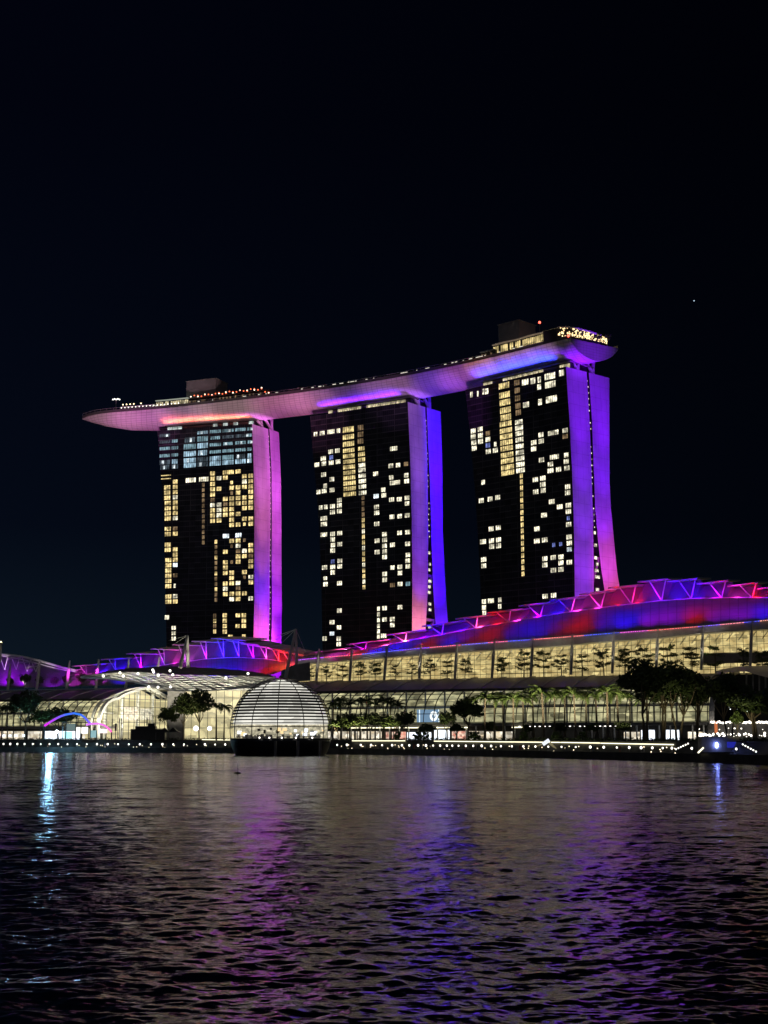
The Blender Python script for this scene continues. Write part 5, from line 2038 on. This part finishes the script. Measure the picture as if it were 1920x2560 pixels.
for (k, x, yt, yb, Y, wd, lab) in [
    ('big0', 1616, 1640, 1845, 345, 1.15, 'tall black-green tree directly above the end of the step strips, leftmost of four'),
    ('big1', 1657, 1648, 1845, 352, 1.0, 'tall dark tree, second of the four giants at the right'),
    ('big0', 1700, 1652, 1845, 348, 1.15, 'tall dark tree, third of the four giants at the right'),
    ('big1', 1741, 1672, 1845, 360, .95, 'tall dark tree, fourth of the giants, just before the vault ring'),
    ('big0', 1822, 1676, 1845, 330, 1.1, 'dark tree standing right of the vault ring'),
    ('big1', 1892, 1708, 1845, 300, 1.7, 'widest darkest tree at the right edge of the picture'),
    ('round1', 1845, 1768, 1845, 300, .9, 'small floodlit green tree under the right dark trees'),
    ('round1', 1171, 1734, 1845, 415, 1.35, 'broad olive-green tree left of the straight palm row'),
    ('round0', 1115, 1772, 1845, 440, 1.1, 'small dark tree right of the blue screen'),
    ('round0', 1016, 1770, 1845, 430, 1.15, 'small black tree left of the blue screen'),
    ('round0', 457, 1722, 1845, 480, .78, 'dark tree, left of the pair left of the sphere'),
    ('round0', 498, 1712, 1845, 478, .9, 'dark tree, right of the pair left of the sphere'),
    ('round1', 421, 1758, 1845, 490, 1.0, 'small green tree beside the arched hall front'),
    ('round0', 62, 1715, 1840, 510, 1.1, 'tall tree at the far left above the stage lamps'),
    ('round1', 100, 1765, 1840, 515, 1.1, 'small tree between the far left tall tree and the light arch'),
    ('round0', 146, 1762, 1840, 520, 1.9, 'wide flat-topped tree behind the blue light arch')]:
    H = 18 if k.startswith('big') else 12
    tree_at(k, x, yb, yt, Y, H * .97, lab, 'tree', 'broadleaf trees on the promenade', wide=wd)
for i, (x, yt, Y, k, wd) in enumerate([(845, 1790, 432, 1, 1.6), (868, 1776, 440, 0, 1.2), (893, 1782, 436, 1, 1.5), (925, 1774, 442, 0, 1.3), (955, 1780, 438, 0, 1.3), (984, 1786, 434, 1, 1.5), (1065, 1806, 400, 1, 2.0), (1140, 1806, 396, 1, 1.7), (1226, 1800, 408, 1, 1.3), (1318, 1808, 404, 1, 1.5), (1398, 1804, 398, 0, 1.5), (1478, 1806, 396, 1, 1.4), (1556, 1800, 386, 0, 1.4)]):
    tree_at('round%d' % k, x, 1845, yt, Y, 12 * .97, '%s low bushy tree from the left, growing between the palm trunks' % ordn(i + 1), 'tree', 'low trees between the palms', wide=wd)
tt = [(902, 1660), (939.6, 1657), (988, 1665), (1029, 1662), (1076, 1651), (1118, 1652), (1162, 1652), (1254.5, 1644), (1309.5, 1634), (1359.6, 1631), (1404, 1640), (1456, 1638), (1510, 1630), (1562.5, 1624), (1610, 1624), (1670.5, 1617), (1730, 1622), (1789, 1616), (1859.6, 1628), (1907, 1628), (775.6, 1672), (816, 1668), (857, 1664)]
for i, (x, yt) in enumerate(sorted(tt)):
    n_ = 31.5
    p = RM.on(x, 1680, n_)
    zt = RM.on(x, yt, n_)[2]
    sc = (zt - 27.5) / 6.0
    place('tier%d' % (i * 5 % 6), p[0], p[1], 27.5, (sc * 1.15, sc), i * 1.7, '%s tiered tree from the left on the lit right terrace' % ordn(i + 1), 'tree', 'tiered trees on the right terrace')
for i, (x, yt, wv) in enumerate([(26, 1690, 1.0), (61, 1680, 1.3), (98, 1686, 1.0), (134.5, 1688, 1.1), (165, 1684, 1.0), (205, 1678, 1.1), (241.6, 1672, 1.0)]):
    p = LM.on(x, 1720, 31.5)
    zt = LM.on(x, yt, 31.5)[2]
    sc = (zt - 27.5) / 12.0
    place('round0', p[0], p[1], 27.5, (sc * wv * .85, sc), i * 1.1, '%s dark tree from the left on the purple-lit left terrace' % ordn(i + 1), 'tree', 'trees on the left terrace')
for i, x in enumerate((1040, 1062, 1186, 1195, 1306, 1392, 1400, 1452, 770, 990)):
    tree_at('shrub0', x, 1845, 1822, shoreY(x) + 17, 3.0, '%s low shrub from the left along the terrace edge' % ordn(sorted([1040, 1062, 1186, 1195, 1306, 1392, 1400, 1452, 770, 990]).index(x) + 1), 'shrub', 'shrubs on the terrace edge')
# dim trees on the sky deck
for i, (x, u, s_) in enumerate([(697, .3, .30), (712, .35, .36), (726, .3, .42), (742, .32, .40), (757, .3, .30), (800, .3, .30), (812, .28, .24), (1432, .6, .3), (1395, .75, .42), (1378, .8, .38)]):
    p = dpt(x, u, 0)
    place('round0', p[0], p[1], ZD, s_ * 1.5, i, '%s dim tree from the left on the roof deck' % ordn([0, 1, 2, 3, 4, 5, 6, 9, 8, 7][i] + 1), 'tree', 'trees on the roof deck')
for i in range(9):
    u = .18 + i * .09
    p = EP_(u, 5.0, 0)
    place('round0', p[0], p[1], ZD, .55 + .1 * (i % 3), i, '%s small plant from the left around the deck end lounge' % ordn(i + 1), 'tree', 'plants around the deck lounge')

# low planting along the deck rim
dp = MB()
rs = np.random.RandomState(8)
for i in range(24, NS - 3):
    if rs.rand() < .55:
        leafcloud(dp, [(off(i, 0.07, 2.2 + rs.uniform(0, .8)), rs.uniform(.6, 1.2))], 26, .28, rs, .8)
o = dp.build('deck_planting', M_LEAF2)
tag(o, kind='stuff')

# hedge ribbon at the terrace edge
hg = MB()
rs = np.random.RandomState(5)
for x in np.arange(-60, 2000, 5.0):
    if 585 < x < 835:
        continue
    Y = shoreY(x) + 15.5
    r = rs.uniform(.5, .95)
    p = shore_pt(x, 15.5, ZU + .25)
    leafcloud(hg, [(p, r)], 22, .22, rs, .7)
o = hg.build('hedge', M_HEDGE)
tag(o, kind='stuff')

# ================================================================== STAGE on the left: light arch, towers, tents
ar = empty('light_arch', atY(170, 1835, 500), 'stage arch glowing blue at its crown and pink at both feet', 'arch')
ap = [(111, 1814.6), (124, 1806), (139, 1797), (150, 1791.5), (162, 1787), (185, 1783), (202.5, 1787), (212, 1794), (220, 1803), (226, 1809)]
for i in range(len(ap) - 1):
    f = abs((i + .5) / (len(ap) - 1) - .62) * 2
    c = (min(1, .04 + .60 * f ** 2.2), .16 * (1 - f) + .06, 1.0)
    mb = MB(); mb.tube([atY(*ap[i], 500), atY(*ap[i + 1], 500)], .40, 6); mb.build('arch_tube', emitter('arch_led_%d' % i, c, 1.0), ar)
ap2 = [(215.6, 1812), (230, 1809.5), (245, 1809), (257.5, 1812), (265, 1816), (272, 1822), (279, 1830)]
for i in range(len(ap2) - 1):
    mb = MB(); mb.tube([atY(*ap2[i], 498), atY(*ap2[i + 1], 498)], .36, 6); mb.build('arch_tube', emitter('arch2_led_%d' % i, (.65 + .06 * i, .16, .95 - .08 * i), 1.3), ar)
for x, y in ((112, 1814), (166, 1790), (226, 1809), (279, 1829)):
    mb = MB(); mb.bar(atY(x, y, 500.8), np.array([atY(x, y, 500.8)[0], 500.8, ZU]), .35); mb.build('post', M_BLACK, ar)
p = atY(124.5, 1836, 497)
fl = empty('stage_floodlight', (p[0], p[1], ZU), 'dazzling cyan-white floodlight below the left foot of the light arch', 'floodlight')
b = MB(); b.tube([(p[0], p[1] + .4, ZU), (p[0], p[1] + .4, p[2])], .12, 6); b.build('stand', M_BLACK, fl)
b = MB(); b.sphere(tuple(p), .95, 12, 8); b.build('lamp_head', emitter('flood_cyan', (.30, .70, 1.0), 150.0), fl)
b = MB(); b.sphere(tuple(atY(142, 1829, 497)), .55, 10, 6); b.build('side_lamp', emitter('flood_side', (.8, .95, 1.0), 12.0), fl)
# lit backdrop panels
bp_ = empty('stage_backdrop', atY(185, 1838, 505), 'pale blue lit stage screens under the light arch', 'stage')
for (xa, xb, ya, yb, c, s) in ((160, 180, 1829, 1846, (.45, .95, 1.0), 1.3), (164, 189, 1809, 1826, (.28, .4, .4), .5), (190, 220, 1818, 1834, (1, .97, .9), 1.6), (226, 242, 1826, 1844, (.4, .7, .75), .7), (245, 268, 1822, 1833, (1, .85, .85), 1.2)):
    mb = MB()
    q = [atY(xa, yb, 505), atY(xb, yb, 505), atY(xb, ya, 505), atY(xa, ya, 505)]
    mb.face(q); mb.face([v + [0, .3, 0] for v in q][::-1])
    mb.build('screen', emitter('stage_%d' % xa, c, s), bp_)
tr_ = MB()
for x in (158, 190, 203, 222, 243):
    a = atY(x, 1805, 504.4)
    tr_.bar((a[0], 504.4, ZU), a, .3)
for (x, y) in ((158, 1806), (222, 1806)):
    pass
tr_.bar(atY(158, 1806, 504.4), atY(222, 1806, 504.4), .3)
tr_.build('truss', M_BLACK, bp_)
# loudspeaker and lighting towers (dark)
for i, (x, y0, y1, w_) in enumerate(((290, 1808, 1826, 4), (281, 1796, 1838, 1.5), (299, 1795, 1838, 1.5), (304, 1795, 1838, 1.5), (343, 1797, 1838, 1.5), (368, 1794, 1838, 1.8), (390, 1790, 1835, 1.5))):
    Y = 505 + i * 2
    c = atY(x, y0, Y)
    sp_ = empty('lighting_tower', (c[0], Y, ZU), '%s black equipment tower from the left before the arched hall' % ordn([1, 0, 2, 3, 4, 5, 6][i] + 1), 'tower rig', 'black equipment towers')
    b = MB(); b.bar((c[0], Y, ZU), (c[0], Y, c[2] - 1), .22); b.build('mast', M_BLACK, sp_)
    b = MB()
    b.box((c[0], Y, c[2] - 1.4), (w_ / F * Y, .8, 2.6))
    b.build('speaker_box', M_BLACK, sp_)
# mixing stand block and two tent roofs
b = MB()
c = atY(372, 1838, 500)
b.box((c[0], 500, ZU + 1.9), (12.0, 5, 3.8))
b.box((c[0] - 1, 500, ZU + 4.3), (7.0, 4, 1.0))
b.box((c[0] + 1, 500, ZU + 5.2), (2.4, 3, 1.2))
o = b.build('mixing_booth', M_DARK, None, loc=(c[0], 500, ZU))
tag(o, 'black stepped mixing booth in front of the arched hall', 'booth')
for i, x in enumerate((411, 433)):
    c = atY(x, 1838, 500)
    tn = empty('tent', (c[0], 500, ZU), 'black peaked tent, %s of the two left of the tree pair' % ('left' if i == 0 else 'right'), 'tent', 'peaked tents')
    b = MB()
    ap_ = (c[0], 500, ZU + 4.4)
    cs = [(c[0] - 2.6, 497.4, ZU + 2.7), (c[0] + 2.6, 497.4, ZU + 2.7), (c[0] + 2.6, 502.6, ZU + 2.7), (c[0] - 2.6, 502.6, ZU + 2.7)]
    for j in range(4):
        m_a = (np.array(cs[j]) * .55 + np.array(ap_) * .45) - [0, 0, .28]
        m_b = (np.array(cs[(j + 1) % 4]) * .55 + np.array(ap_) * .45) - [0, 0, .28]
        b.face([cs[j], cs[(j + 1) % 4], m_b, m_a]); b.face([m_a, m_b, ap_])
    b.build('canopy', M_BLACK, tn)
    for j in range(4):
        b = MB(); b.bar((cs[j][0], cs[j][1], ZU), cs[j], .1); b.build('pole', M_GREY, tn)
# square lit signs at far left
for i, x in enumerate((10, 25, 40, 59)):
    c = atY(x, 1839, 505)
    b = MB(); b.box((c[0], 505, c[2]), (.8, .3, .8)); o = b.build('light_box', emitter('cube_blue', (.75, .88, 1.0), 2.2), None, loc=tuple(c))
    tag(o, '%s small square white light from the left edge' % ordn(i + 1), 'light', 'square lights at the left')
# low white wall lamps under the entrance hall
for i, x in enumerate((490, 524)):
    c = atY(x, 1821, 545)
    b = MB(); b.sphere(tuple(c), 1.0 if i == 0 else .85, 10, 7); b2 = b.build('round_lamp', emitter('white_ball', (1, .98, .92), 3.2), None, loc=tuple(c))
    tag(b2, 'bright white round lamp, %s of two behind the trees left of the sphere' % ('left' if i == 0 else 'right'), 'lamp', 'round lamps by the hall')

# ================================================================== RIGHT FOREGROUND: stairs, blue kiosk, sign, light rows
for (xa, ya, xb, yb, lab) in ((1690, 1874, 1720, 1860, 'dotted light rail rising to the right, left of the blue kiosk'), (1857, 1862, 1890, 1880, 'dotted light rail falling to the right, right of the blue kiosk')):
    mx_ = (xa + xb) / 2
    r = empty('stair_rail', atY(mx_, 1872, shoreY(mx_) + 6), lab, 'handrail', 'dotted stair rails')
    b = MB(); b.bar(atY(xa, ya + 2, shoreY(xa) + 5), atY(xb, yb + 2, shoreY(xb) + 9), .1); b.build('rail', M_GREY, r)
    b = MB()
    for k in range(6):
        f = k / 5
        x, y = xa + (xb - xa) * f, ya + (yb - ya) * f
        b.sphere(tuple(atY(x, y - 1, shoreY(x) + 5 + 4 * f)), .17, 6, 4)
    build_split(b, 'rail_lamp', E_SOFT, r)
kk = atY(1800, 1878, shoreY(1800) + 9)
ks = empty('kiosk', (kk[0], kk[1], ZP), 'grey kiosk with a bright blue lamp and a dark blue panel near the right edge', 'kiosk')
b = MB(); b.box((kk[0], kk[1] + 1, (ZP + 3.9) / 2 + 1.0), (8.0, 3, 3.2)); b.build('wall', M_GREY, ks)
b = MB()
q = atY(1792, 1863, kk[1] - .8)
b.sphere(tuple(q), .30, 8, 6, 1.9)
b.build('blue_lamp', emitter('kiosk_blue', (.22, .30, 1.0), 34.0), ks)
b = MB(); q = atY(1829, 1862, kk[1] - .7); b.box(tuple(q), (1.9, .1, 1.2)); b.build('blue_panel', emitter('panel_blue', (.03, .04, .6), .5), ks)
b = MB(); b.bar(atY(1745, 1882, kk[1] - 3), atY(1759, 1869, kk[1] - 3), .14, .3); o = b.build('glowing_ramp', E_STRIP, None, loc=atY(1752, 1876, kk[1] - 3)); tag(o, 'short slanted white light bar left of the blue kiosk', 'light bar')
c = atY(1366, 1856, shoreY(1366) + 8)
sg = empty('slanted_sign', (c[0], c[1], ZP), 'slanted white panel with a pale yellow tent-like skirt on the promenade', 'sign')
b = MB(); b.bar(atY(1357, 1861, c[1]), atY(1373, 1850, c[1]), .3, .95); b.build('panel', emitter('sign_white', (.85, .9, 1.0), 1.1), sg)
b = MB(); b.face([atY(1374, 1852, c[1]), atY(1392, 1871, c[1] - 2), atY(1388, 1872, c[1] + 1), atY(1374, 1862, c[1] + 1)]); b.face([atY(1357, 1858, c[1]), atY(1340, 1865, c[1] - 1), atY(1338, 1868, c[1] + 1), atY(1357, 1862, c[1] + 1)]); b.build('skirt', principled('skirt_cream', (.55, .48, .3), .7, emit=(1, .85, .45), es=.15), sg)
# restaurant terrace lights at the right edge
rt = empty('terrace_restaurant', RM.on(1860, 1842, -12), 'low restaurant front with dense rows of small lights at the right edge', 'restaurant')
b = MB()
for k in range(46):
    x = 1778 + k * 3.3 + random.uniform(-.8, .8)
    b.sphere(tuple(RM.on(x, 1806 + random.uniform(-1.5, 1.5), -16)), random.uniform(.22, .42), 6, 4)
for k in range(75):
    x = random.uniform(1735, 1925)
    b.sphere(tuple(RM.on(x, random.choice([1838, 1836, 1834, 1840, 1822]) + random.uniform(-2, 2), -16)), random.uniform(.12, .4), 6, 4)
build_split(b, 'bulb', emitter('terrace_bulb', (1, .93, .8), 3.5), rt)
b = MB(); sA, sB = RM.s(RM.on(1770, 1820, -14)), RM.s(RM.on(2050, 1820, -14))
b.box(RM.P((sA + sB) / 2, -10, 6.9), (sB - sA, 9, 5.2), RM.t); b.build('wall', M_STONE, rt)
b = MB()
for k in range(22):
    p = RM.on(random.uniform(1818, 1868), random.choice([1763, 1768, 1773, 1778]) , -20)
    b.sphere(tuple(p), .16, 5, 3)
build_split(b, 'hanging_bulb', emitter('hanging_bulb', (.9, 1, .95), 2.5), rt)
b = MB(); q = RM.on(1790, 1818, -16.2); b.box(tuple(q), (.9, .3, 3.6)); b.build('orange_banner', emitter('banner_orange', (1, .28, .1), .6), rt)

# buoy pole on the water
c = atZ(594, 1933.5, 0)
by = empty('marker_buoy', (c[0], c[1], 0), 'thin dark marker buoy alone on the water below the sphere', 'buoy')
b = MB(); b.tube([(c[0], c[1], -.3), (c[0], c[1], .12), (c[0], c[1], .22)], [.5, .5, .2], 12); b.build('float', M_BLACK, by)
b = MB(); b.tube([(c[0], c[1], .1), (c[0], c[1], 1.35)], .05, 6); b.build('pole', M_BLACK, by)
# a star
c = ray(1735, 750) * 9000
b = MB(); b.sphere((c[0], c[1], c[2]), 3.5, 8, 6); o = b.build('star', emitter('star_glow', (.6, .8, 1.0), 1.2), None, loc=tuple(c)); tag(o, 'single faint star in the dark sky upper right', 'star')
# lit mast tip at the far left behind the roofs
c = atY(2, 1606, 660)
b = MB(); b.bar((c[0], 660, 40), tuple(c), 1.0); o = b.build('spire', M_GREY, None, loc=(c[0], 660, 40)); tag(o, 'small lit spire above the roof at the far left edge', 'spire')
b = MB(); b.sphere(tuple(c), .6, 6, 4); b.build('tip_lamp', E_WARMDOT, o)


# ================================================================== PEOPLE strolling on the promenade
def person_mesh(seed, stride):
    rs = np.random.RandomState(seed)
    mb = MB()
    H = 1.0
    # one continuous skinned figure: limbs meet the torso at hips and shoulders
    for sg in (-1, 1):
        sw = stride * sg
        mb.tube([(sg * .10, 0, .93), (sg * .11, sw * .5, .50), (sg * .11, sw, .08), (sg * .11, sw - .10, .04)], [.095, .065, .045, .04], 6)
        mb.tube([(sg * .19, 0, 1.42), (sg * .25, -sw * .35, 1.12), (sg * .24, -sw * .8, .86)], [.055, .042, .034], 6)
    mb.tube([(0, 0, .88), (0, 0, 1.02), (0, 0, 1.25), (0, 0, 1.42), (0, 0, 1.50), (0, 0, 1.56)], [.16, .15, .17, .19, .08, .06], 8)
    mb.sphere((0, 0, 1.66), .105, 8, 6, 1.2)
    return mb


pcols = [(.25, .05, .05), (.4, .4, .42), (.05, .06, .1), (.3, .25, .18), (.08, .12, .2)]
ppl = [(1022, 1868), (1029, 1866), (1035, 1866), (1074, 1867), (1079, 1868), (1163, 1868), (1170, 1867), (1238, 1868), (1348, 1870), (1478, 1872), (1483, 1873), (1735, 1880), (905, 1866), (912, 1866), (948, 1866), (1056, 1867), (1112, 1868), (1195, 1868), (1290, 1869), (1300, 1869), (1415, 1871), (1550, 1874), (1610, 1876), (1765, 1880), (1772, 1880), (120, 1860), (262, 1860), (300, 1860), (415, 1860), (520, 1862)]
ppl.sort()
for i, (x, y) in enumerate(ppl):
    mb = person_mesh(i, .18 if i % 2 else .28)
    o = mb.build('person', principled('clothes_%d' % (i % 5), pcols[i % 5], .8))
    p = shore_pt(x, 5 + (i % 3) * 1.5, ZP)
    o.location = tuple(p)
    o.rotation_euler = (0, 0, 1.4 + (i % 2) * math.pi)
    tag(o, '%s walking figure from the left on the promenade behind the seawall lamps' % ordn(i + 1), 'person', 'people walking on the promenade')

# ================================================================== FLOODLIGHTS
# tower end walls: beams from the podium roofs below
def fin_flood(T, which, z, color, L, spread=13, outd=38, zl=32, toward=0.0):
    c = (T.c1(z) / 2) if which == 0 else (T.c2(z) + T.c3(z)) / 2
    tgt = T.EP(z, c)
    src = T.EP(0, c, outd)
    src = np.array([src[0], src[1] , zl]) + np.append(-T.n * toward, 0)
    d = np.linalg.norm(tgt - src)
    cosi = outd / d
    flood(src, tgt, color, L, spread, cosi, albedo=.7)


MAG, PINK, VIO, BLU, ORG, MAU = (.62, .10, .55), (1.0, .16, .55), (.26, .01, 1.0), (.035, .0, 1.0), (1.0, .2, .16), (.55, .16, .62)
for (T, out_, rows_) in (
    (T3, 30, ((0, 178, (.60, .12, .62), .22), (0, 148, (.66, .13, .50), .20), (0, 122, (.60, .10, .26), .16), (0, 96, (.20, .03, .95), .28), (0, 76, (.26, .02, .95), .28), (0, 58, (1.0, .12, .42), .85),
              (1, 178, (.62, .07, .72), .30), (1, 148, (.66, .07, .70), .26), (1, 120, (.62, .07, .70), .22), (1, 94, (.50, .03, .85), .30), (1, 70, (.36, .0, 1.0), .55), (1, 50, (.45, .0, 1.0), .55))),
    (T2, 30, ((0, 178, (.30, .09, .75), .17), (0, 148, (.26, .07, .8), .17), (0, 120, (.22, .05, .9), .17), (0, 96, (.26, .03, 1.0), .22), (0, 74, (.62, .12, .60), .26), (0, 57, (1.0, .24, .20), .85),
              (1, 178, (.05, .0, 1.0), .62), (1, 148, (.04, .0, 1.0), .60), (1, 120, (.045, .0, 1.0), .58), (1, 94, (.045, .0, 1.0), .6), (1, 72, (.07, .0, 1.0), .5), (1, 54, (.22, .02, 1.0), .5))),
    (T1, 44, ((0, 178, (.20, .005, .95), .30), (0, 148, (.19, .0, 1.0), .28), (0, 120, (.22, .02, 1.0), .26), (0, 96, (.28, .03, .95), .26), (0, 74, (.34, .03, .95), .34), (0, 54, (.20, .02, 1.0), .4),
              (1, 178, (.20, .0, 1.0), .32), (1, 148, (.18, .0, 1.0), .32), (1, 120, (.20, .0, 1.0), .30), (1, 98, (.45, .03, .8), .30), (1, 80, (.95, .08, .45), .40), (1, 58, (.20, .10, .55), .22)))):
    for (w_, z, c, L) in rows_:
        d_ = math.hypot(out_, z - 32)
        sp = math.degrees(max(46 * out_ / d_ / d_, 21 / d_))
        fin_flood(T, w_, z, c, L * (1.75 if T is T3 else 1.6), min(46, sp * 1.15), out_)

# hull underside between and beside the towers, lit from podium level in front
def hull_flood(px, u, color, L, spread, dx=0, Ysrc=590, z=34, cosi=.75):
    i = di(px)
    tgt = hull_pt(i, u)
    flood((tgt[0] * .85 + dx, Ysrc, z), tgt, color, L * .82, spread, cosi, albedo=.6)


for (px_, u, c, L, sp) in ((255, .3, (.66, .32, .40), .32, 12), (345, .3, (.66, .14, .55), .42, 11), (440, .15, (.50, .30, .36), .28, 12), (560, .15, (.52, .32, .34), .28, 12), (690, .3, (.72, .20, .42), .36, 12), (770, .3, (.62, .20, .42), .34, 11), (860, .15, (.45, .28, .42), .26, 11), (960, .15, (.50, .20, .55), .30, 11), (1070, .3, (.24, .05, .9), .40, 10), (1130, .3, (.50, .10, .62), .42, 10), (1190, .08, (.85, .30, .20), .34, 6.5), (1235, .06, (.62, .28, .34), .30, 7), (1290, .06, (.58, .28, .40), .34, 7), (1350, .06, (.50, .26, .48), .34, 7), (1425, .35, (.22, .0, 1.0), .75, 8)):
    hull_flood(px_, u, c, L, sp)
# end cap
ec = hull_pt(NS - 1, .5)
flood((ec[0] + 30, ec[1] - 120, 40), (ec[0], ec[1], ZD - 7), (.22, .02, .95), .30, 9, .7, albedo=.35)
# strips along the tower tops, washing the underside just above
for (T, c, L, s0, s1) in ((T3, (1.0, .16, .08), .6, 3, T3.W - 2), (T2, (.16, .01, 1.0), .7, 6, T2.W - 6), (T1, (.005, .03, 1.0), 1.05, 6, T1.W - 8)):
    n_ = 3
    for k in range(n_):
        ld = bpy.data.lights.new('strip_light', 'AREA')
        ld.shape = 'RECTANGLE'
        ld.size = (s1 - s0) / n_ * .95
        ld.size_y = 0.6
        ld.spread = math.radians(75)
        ld.color = c
        ld.energy = L * 2200
        o = bpy.data.objects.new('strip_light', ld)
        col.objects.link(o)
        s = s0 + (s1 - s0) * (k + .5) / n_
        q = T.A[:2] + T.t * s + T.n * 1.2
        o.location = (q[0], q[1], ZT + 1.3)
        dirv = Vector((-T.n[0] * .12, -T.n[1] * .12, 1.0))
        # orient local X along the facade
        z_ = (-dirv).normalized()
        x_ = Vector((T.t[0], T.t[1], 0)).normalized()
        y_ = z_.cross(x_).normalized()
        x_ = y_.cross(z_)
        from mathutils import Matrix
        o.matrix_world = Matrix(((x_[0], y_[0], z_[0], q[0]), (x_[1], y_[1], z_[1], q[1]), (x_[2], y_[2], z_[2], ZT + 1.3), (0, 0, 0, 1)))

# mall roofs: one lamp per bay on the eave, beams raked up and to the right
RED, BLUE, VLT, MG = (.9, .005, .015), (.03, .0, 1.0), (.30, .0, .75), (.8, .02, .5)
for (x, c, L) in ((790, MG, .5), (835, RED, .35), (890, BLUE, .6), (945, BLUE, .6), (1010, RED, .25), (1070, BLUE, .5), (1120, RED, .25), (1175, RED, .22), (1235, BLUE, .6), (1290, BLUE, .5), (1345, RED, .28), (1400, RED, .3), (1455, BLUE, .55), (1510, BLUE, .6), (1570, VLT, .45), (1625, VLT, .35), (1680, RED, .28), (1740, VLT, .3), (1800, VLT, .35), (1860, BLUE, .6), (1915, RED, .35), (1975, RED, .3)):
    P = RM.on(x, interp_poly(B_L, x), 22.0) + [0, 0, 7.0]
    xt = x + 85
    Tg = RM.on(xt, interp_poly(B_L, xt) * .3 + interp_poly(C_L, xt) * .7, 40.0)
    flood(P, Tg, c, L * 1.1, 66, .55, 1.0)
for (x, c, L) in ((800, MG, .6), (850, (1, .1, .3), .6), (905, VLT, .6), (960, (1, .06, .2), .6), (1010, (1, .08, .2), .6), (1055, VLT, .7), (1100, BLUE, .9), (1150, BLUE, .8), (1195, (.9, .05, .2), .5), (1240, RED, .5), (1290, MG, .4), (1340, VLT, .6), (1390, BLUE, .9), (1440, MG, .5), (1490, MG, .5), (1540, RED, .6), (1590, RED, .55), (1640, VLT, .6), (1690, BLUE, .9), (1740, BLUE, .8), (1790, VLT, .7), (1840, MG, .55), (1890, RED, .6), (1940, MG, .6)):
    P = RM.on(x, interp_poly(C_L, x), 44.0) + [0, 0, 0.4]
    ct = [t_ for t_ in tips if t_[0] <= x <= t_[2]]
    Tg = RM.on(x + 8, ct[0][1] if ct else interp_poly(C_L, x) - 30, 53.0)
    flood(P, Tg, c, L * .9, 84, .5, 1.0)
for (x, c, L) in ((120, VLT, .4), (170, (.5, .02, .5), .35), (230, (.45, .02, .5), .3), (290, BLUE, .5), (350, BLUE, .35), (410, (.4, .0, .5), .35), (460, VLT, .5), (510, BLUE, .6), (560, BLUE, .6), (610, (.4, .0, .6), .35), (650, RED, .35), (690, (1, .08, .02), .5), (720, (1, .05, .1), .5)):
    P = LM.on(x, interp_poly(BL, x), 22.0) + [0, 0, 7.0]
    xt = x + 30
    Tg = LM.on(xt, interp_poly(BL, xt) * .45 + interp_poly(CL, xt) * .55, 40.0)
    flood(P, Tg, c, L * 1.1, 66, .55, 1.0)
for (x, c, L) in ((140, (.4, .0, .8), .5), (200, (.6, .02, .5), .45), (255, BLUE, .8), (300, BLUE, .9), (350, VLT, .7), (395, VLT, .6), (435, MG, .5), (470, (.5, .05, .6), .5), (510, VLT, .6), (550, BLUE, .9), (590, BLUE, .9), (630, VLT, .8), (665, (.6, .03, .5), .6), (700, RED, .6), (728, (.3, .05, 1), .7)):
    P = LM.on(x, interp_poly(CL, x), 44.0) + [0, 0, 0.4]
    ct = [t_ for t_ in tipsL if t_[0] <= x <= t_[2]]
    Tg = LM.on(x + 5, ct[0][1] if ct else interp_poly(CL, x) - 25, 53.0)
    flood(P, Tg, c, L * .9, 84, .5, 1.0)
for (x, c, L) in ((-60, VLT, .6), (10, VLT, .6), (50, VLT, .6), (90, (.9, .04, .3), .4), (130, (.5, .02, .4), .3)):
    P = LM.on(x, 1712, 36.0)
    flood(P, LM.on(x + 4, 1672, 45), c, L, 90, .4, 1.0)
# warm uplights that catch the palm crowns and wash the fascia
for x in (835, 880, 925, 975, 1171, 1212, 1245, 1280, 1315, 1350, 1387, 1425, 1466, 1507, 1547, 1590):
    Yp = 440 if x < 1100 else 388
    P = atY(x, 1845, Yp - 14)
    P[2] = ZU + .4
    Q = atY(x, 1742, Yp)
    flood(P, Q, (1.0, .84, .50), .10 if x > 1100 else .06, 52, .6, 1.0, albedo=.15, name='uplight')
for x in (470, 1100, 1680, 1840):
    Yp = {470: 478, 1100: 440, 1680: 345, 1840: 300}[x]
    P = atY(x, 1845, Yp - 12)
    P[2] = ZU + .4
    flood(P, atY(x, 1770, Yp), (1.0, .88, .45), .035, 60, .6, 1.0, albedo=.1, name='uplight')
for x in np.arange(800, 2000, 120):
    P = RM.on(x, 1690, 20.0) + [0, 0, 3]
    flood(P, RM.on(x, interp_poly(A_L, x) - 8, 30), (1.0, .9, .72), .05, 70, .6, 1.0, albedo=.5, name='fascia_wash')
for x in (230, 330, 450, 560, 660):
    flood(atY(x, 1800, 545) * [1, 1, 0] + [0, 0, 12], atY(x, 1705, 560), (1.0, .93, .72), .6, 110, .7, 1.0, albedo=.6, name='canopy_wash')
for (s_, n_, z_, L_) in ((14, -22, 5, .5), (16, 8, 5, .5), (14, 30, 5, .5)):  # wash lamps added in front to brighten the arch ring
    q = LM.P(sL1 + s_, n_, z_)
    flood(q, LM.P(sL1 + 1, n_ * .5 + 6, 22), (1.0, .95, .72), L_, 100, .5, 1.0, name='added_arch_wash')
for x in (0, 60, 120, 170):  # added lamps that make the white rim stand out brighter
    flood(LM.on(x, 1715, 30) + [0, 0, 0], LM.on(x, interp_poly(FLr, x), 40.0), (1.0, .75, .95), .25, 40, .5, 1.0, name='added_rim_wash')
print('objects', len(bpy.data.objects), 'lights', len(bpy.data.lights))
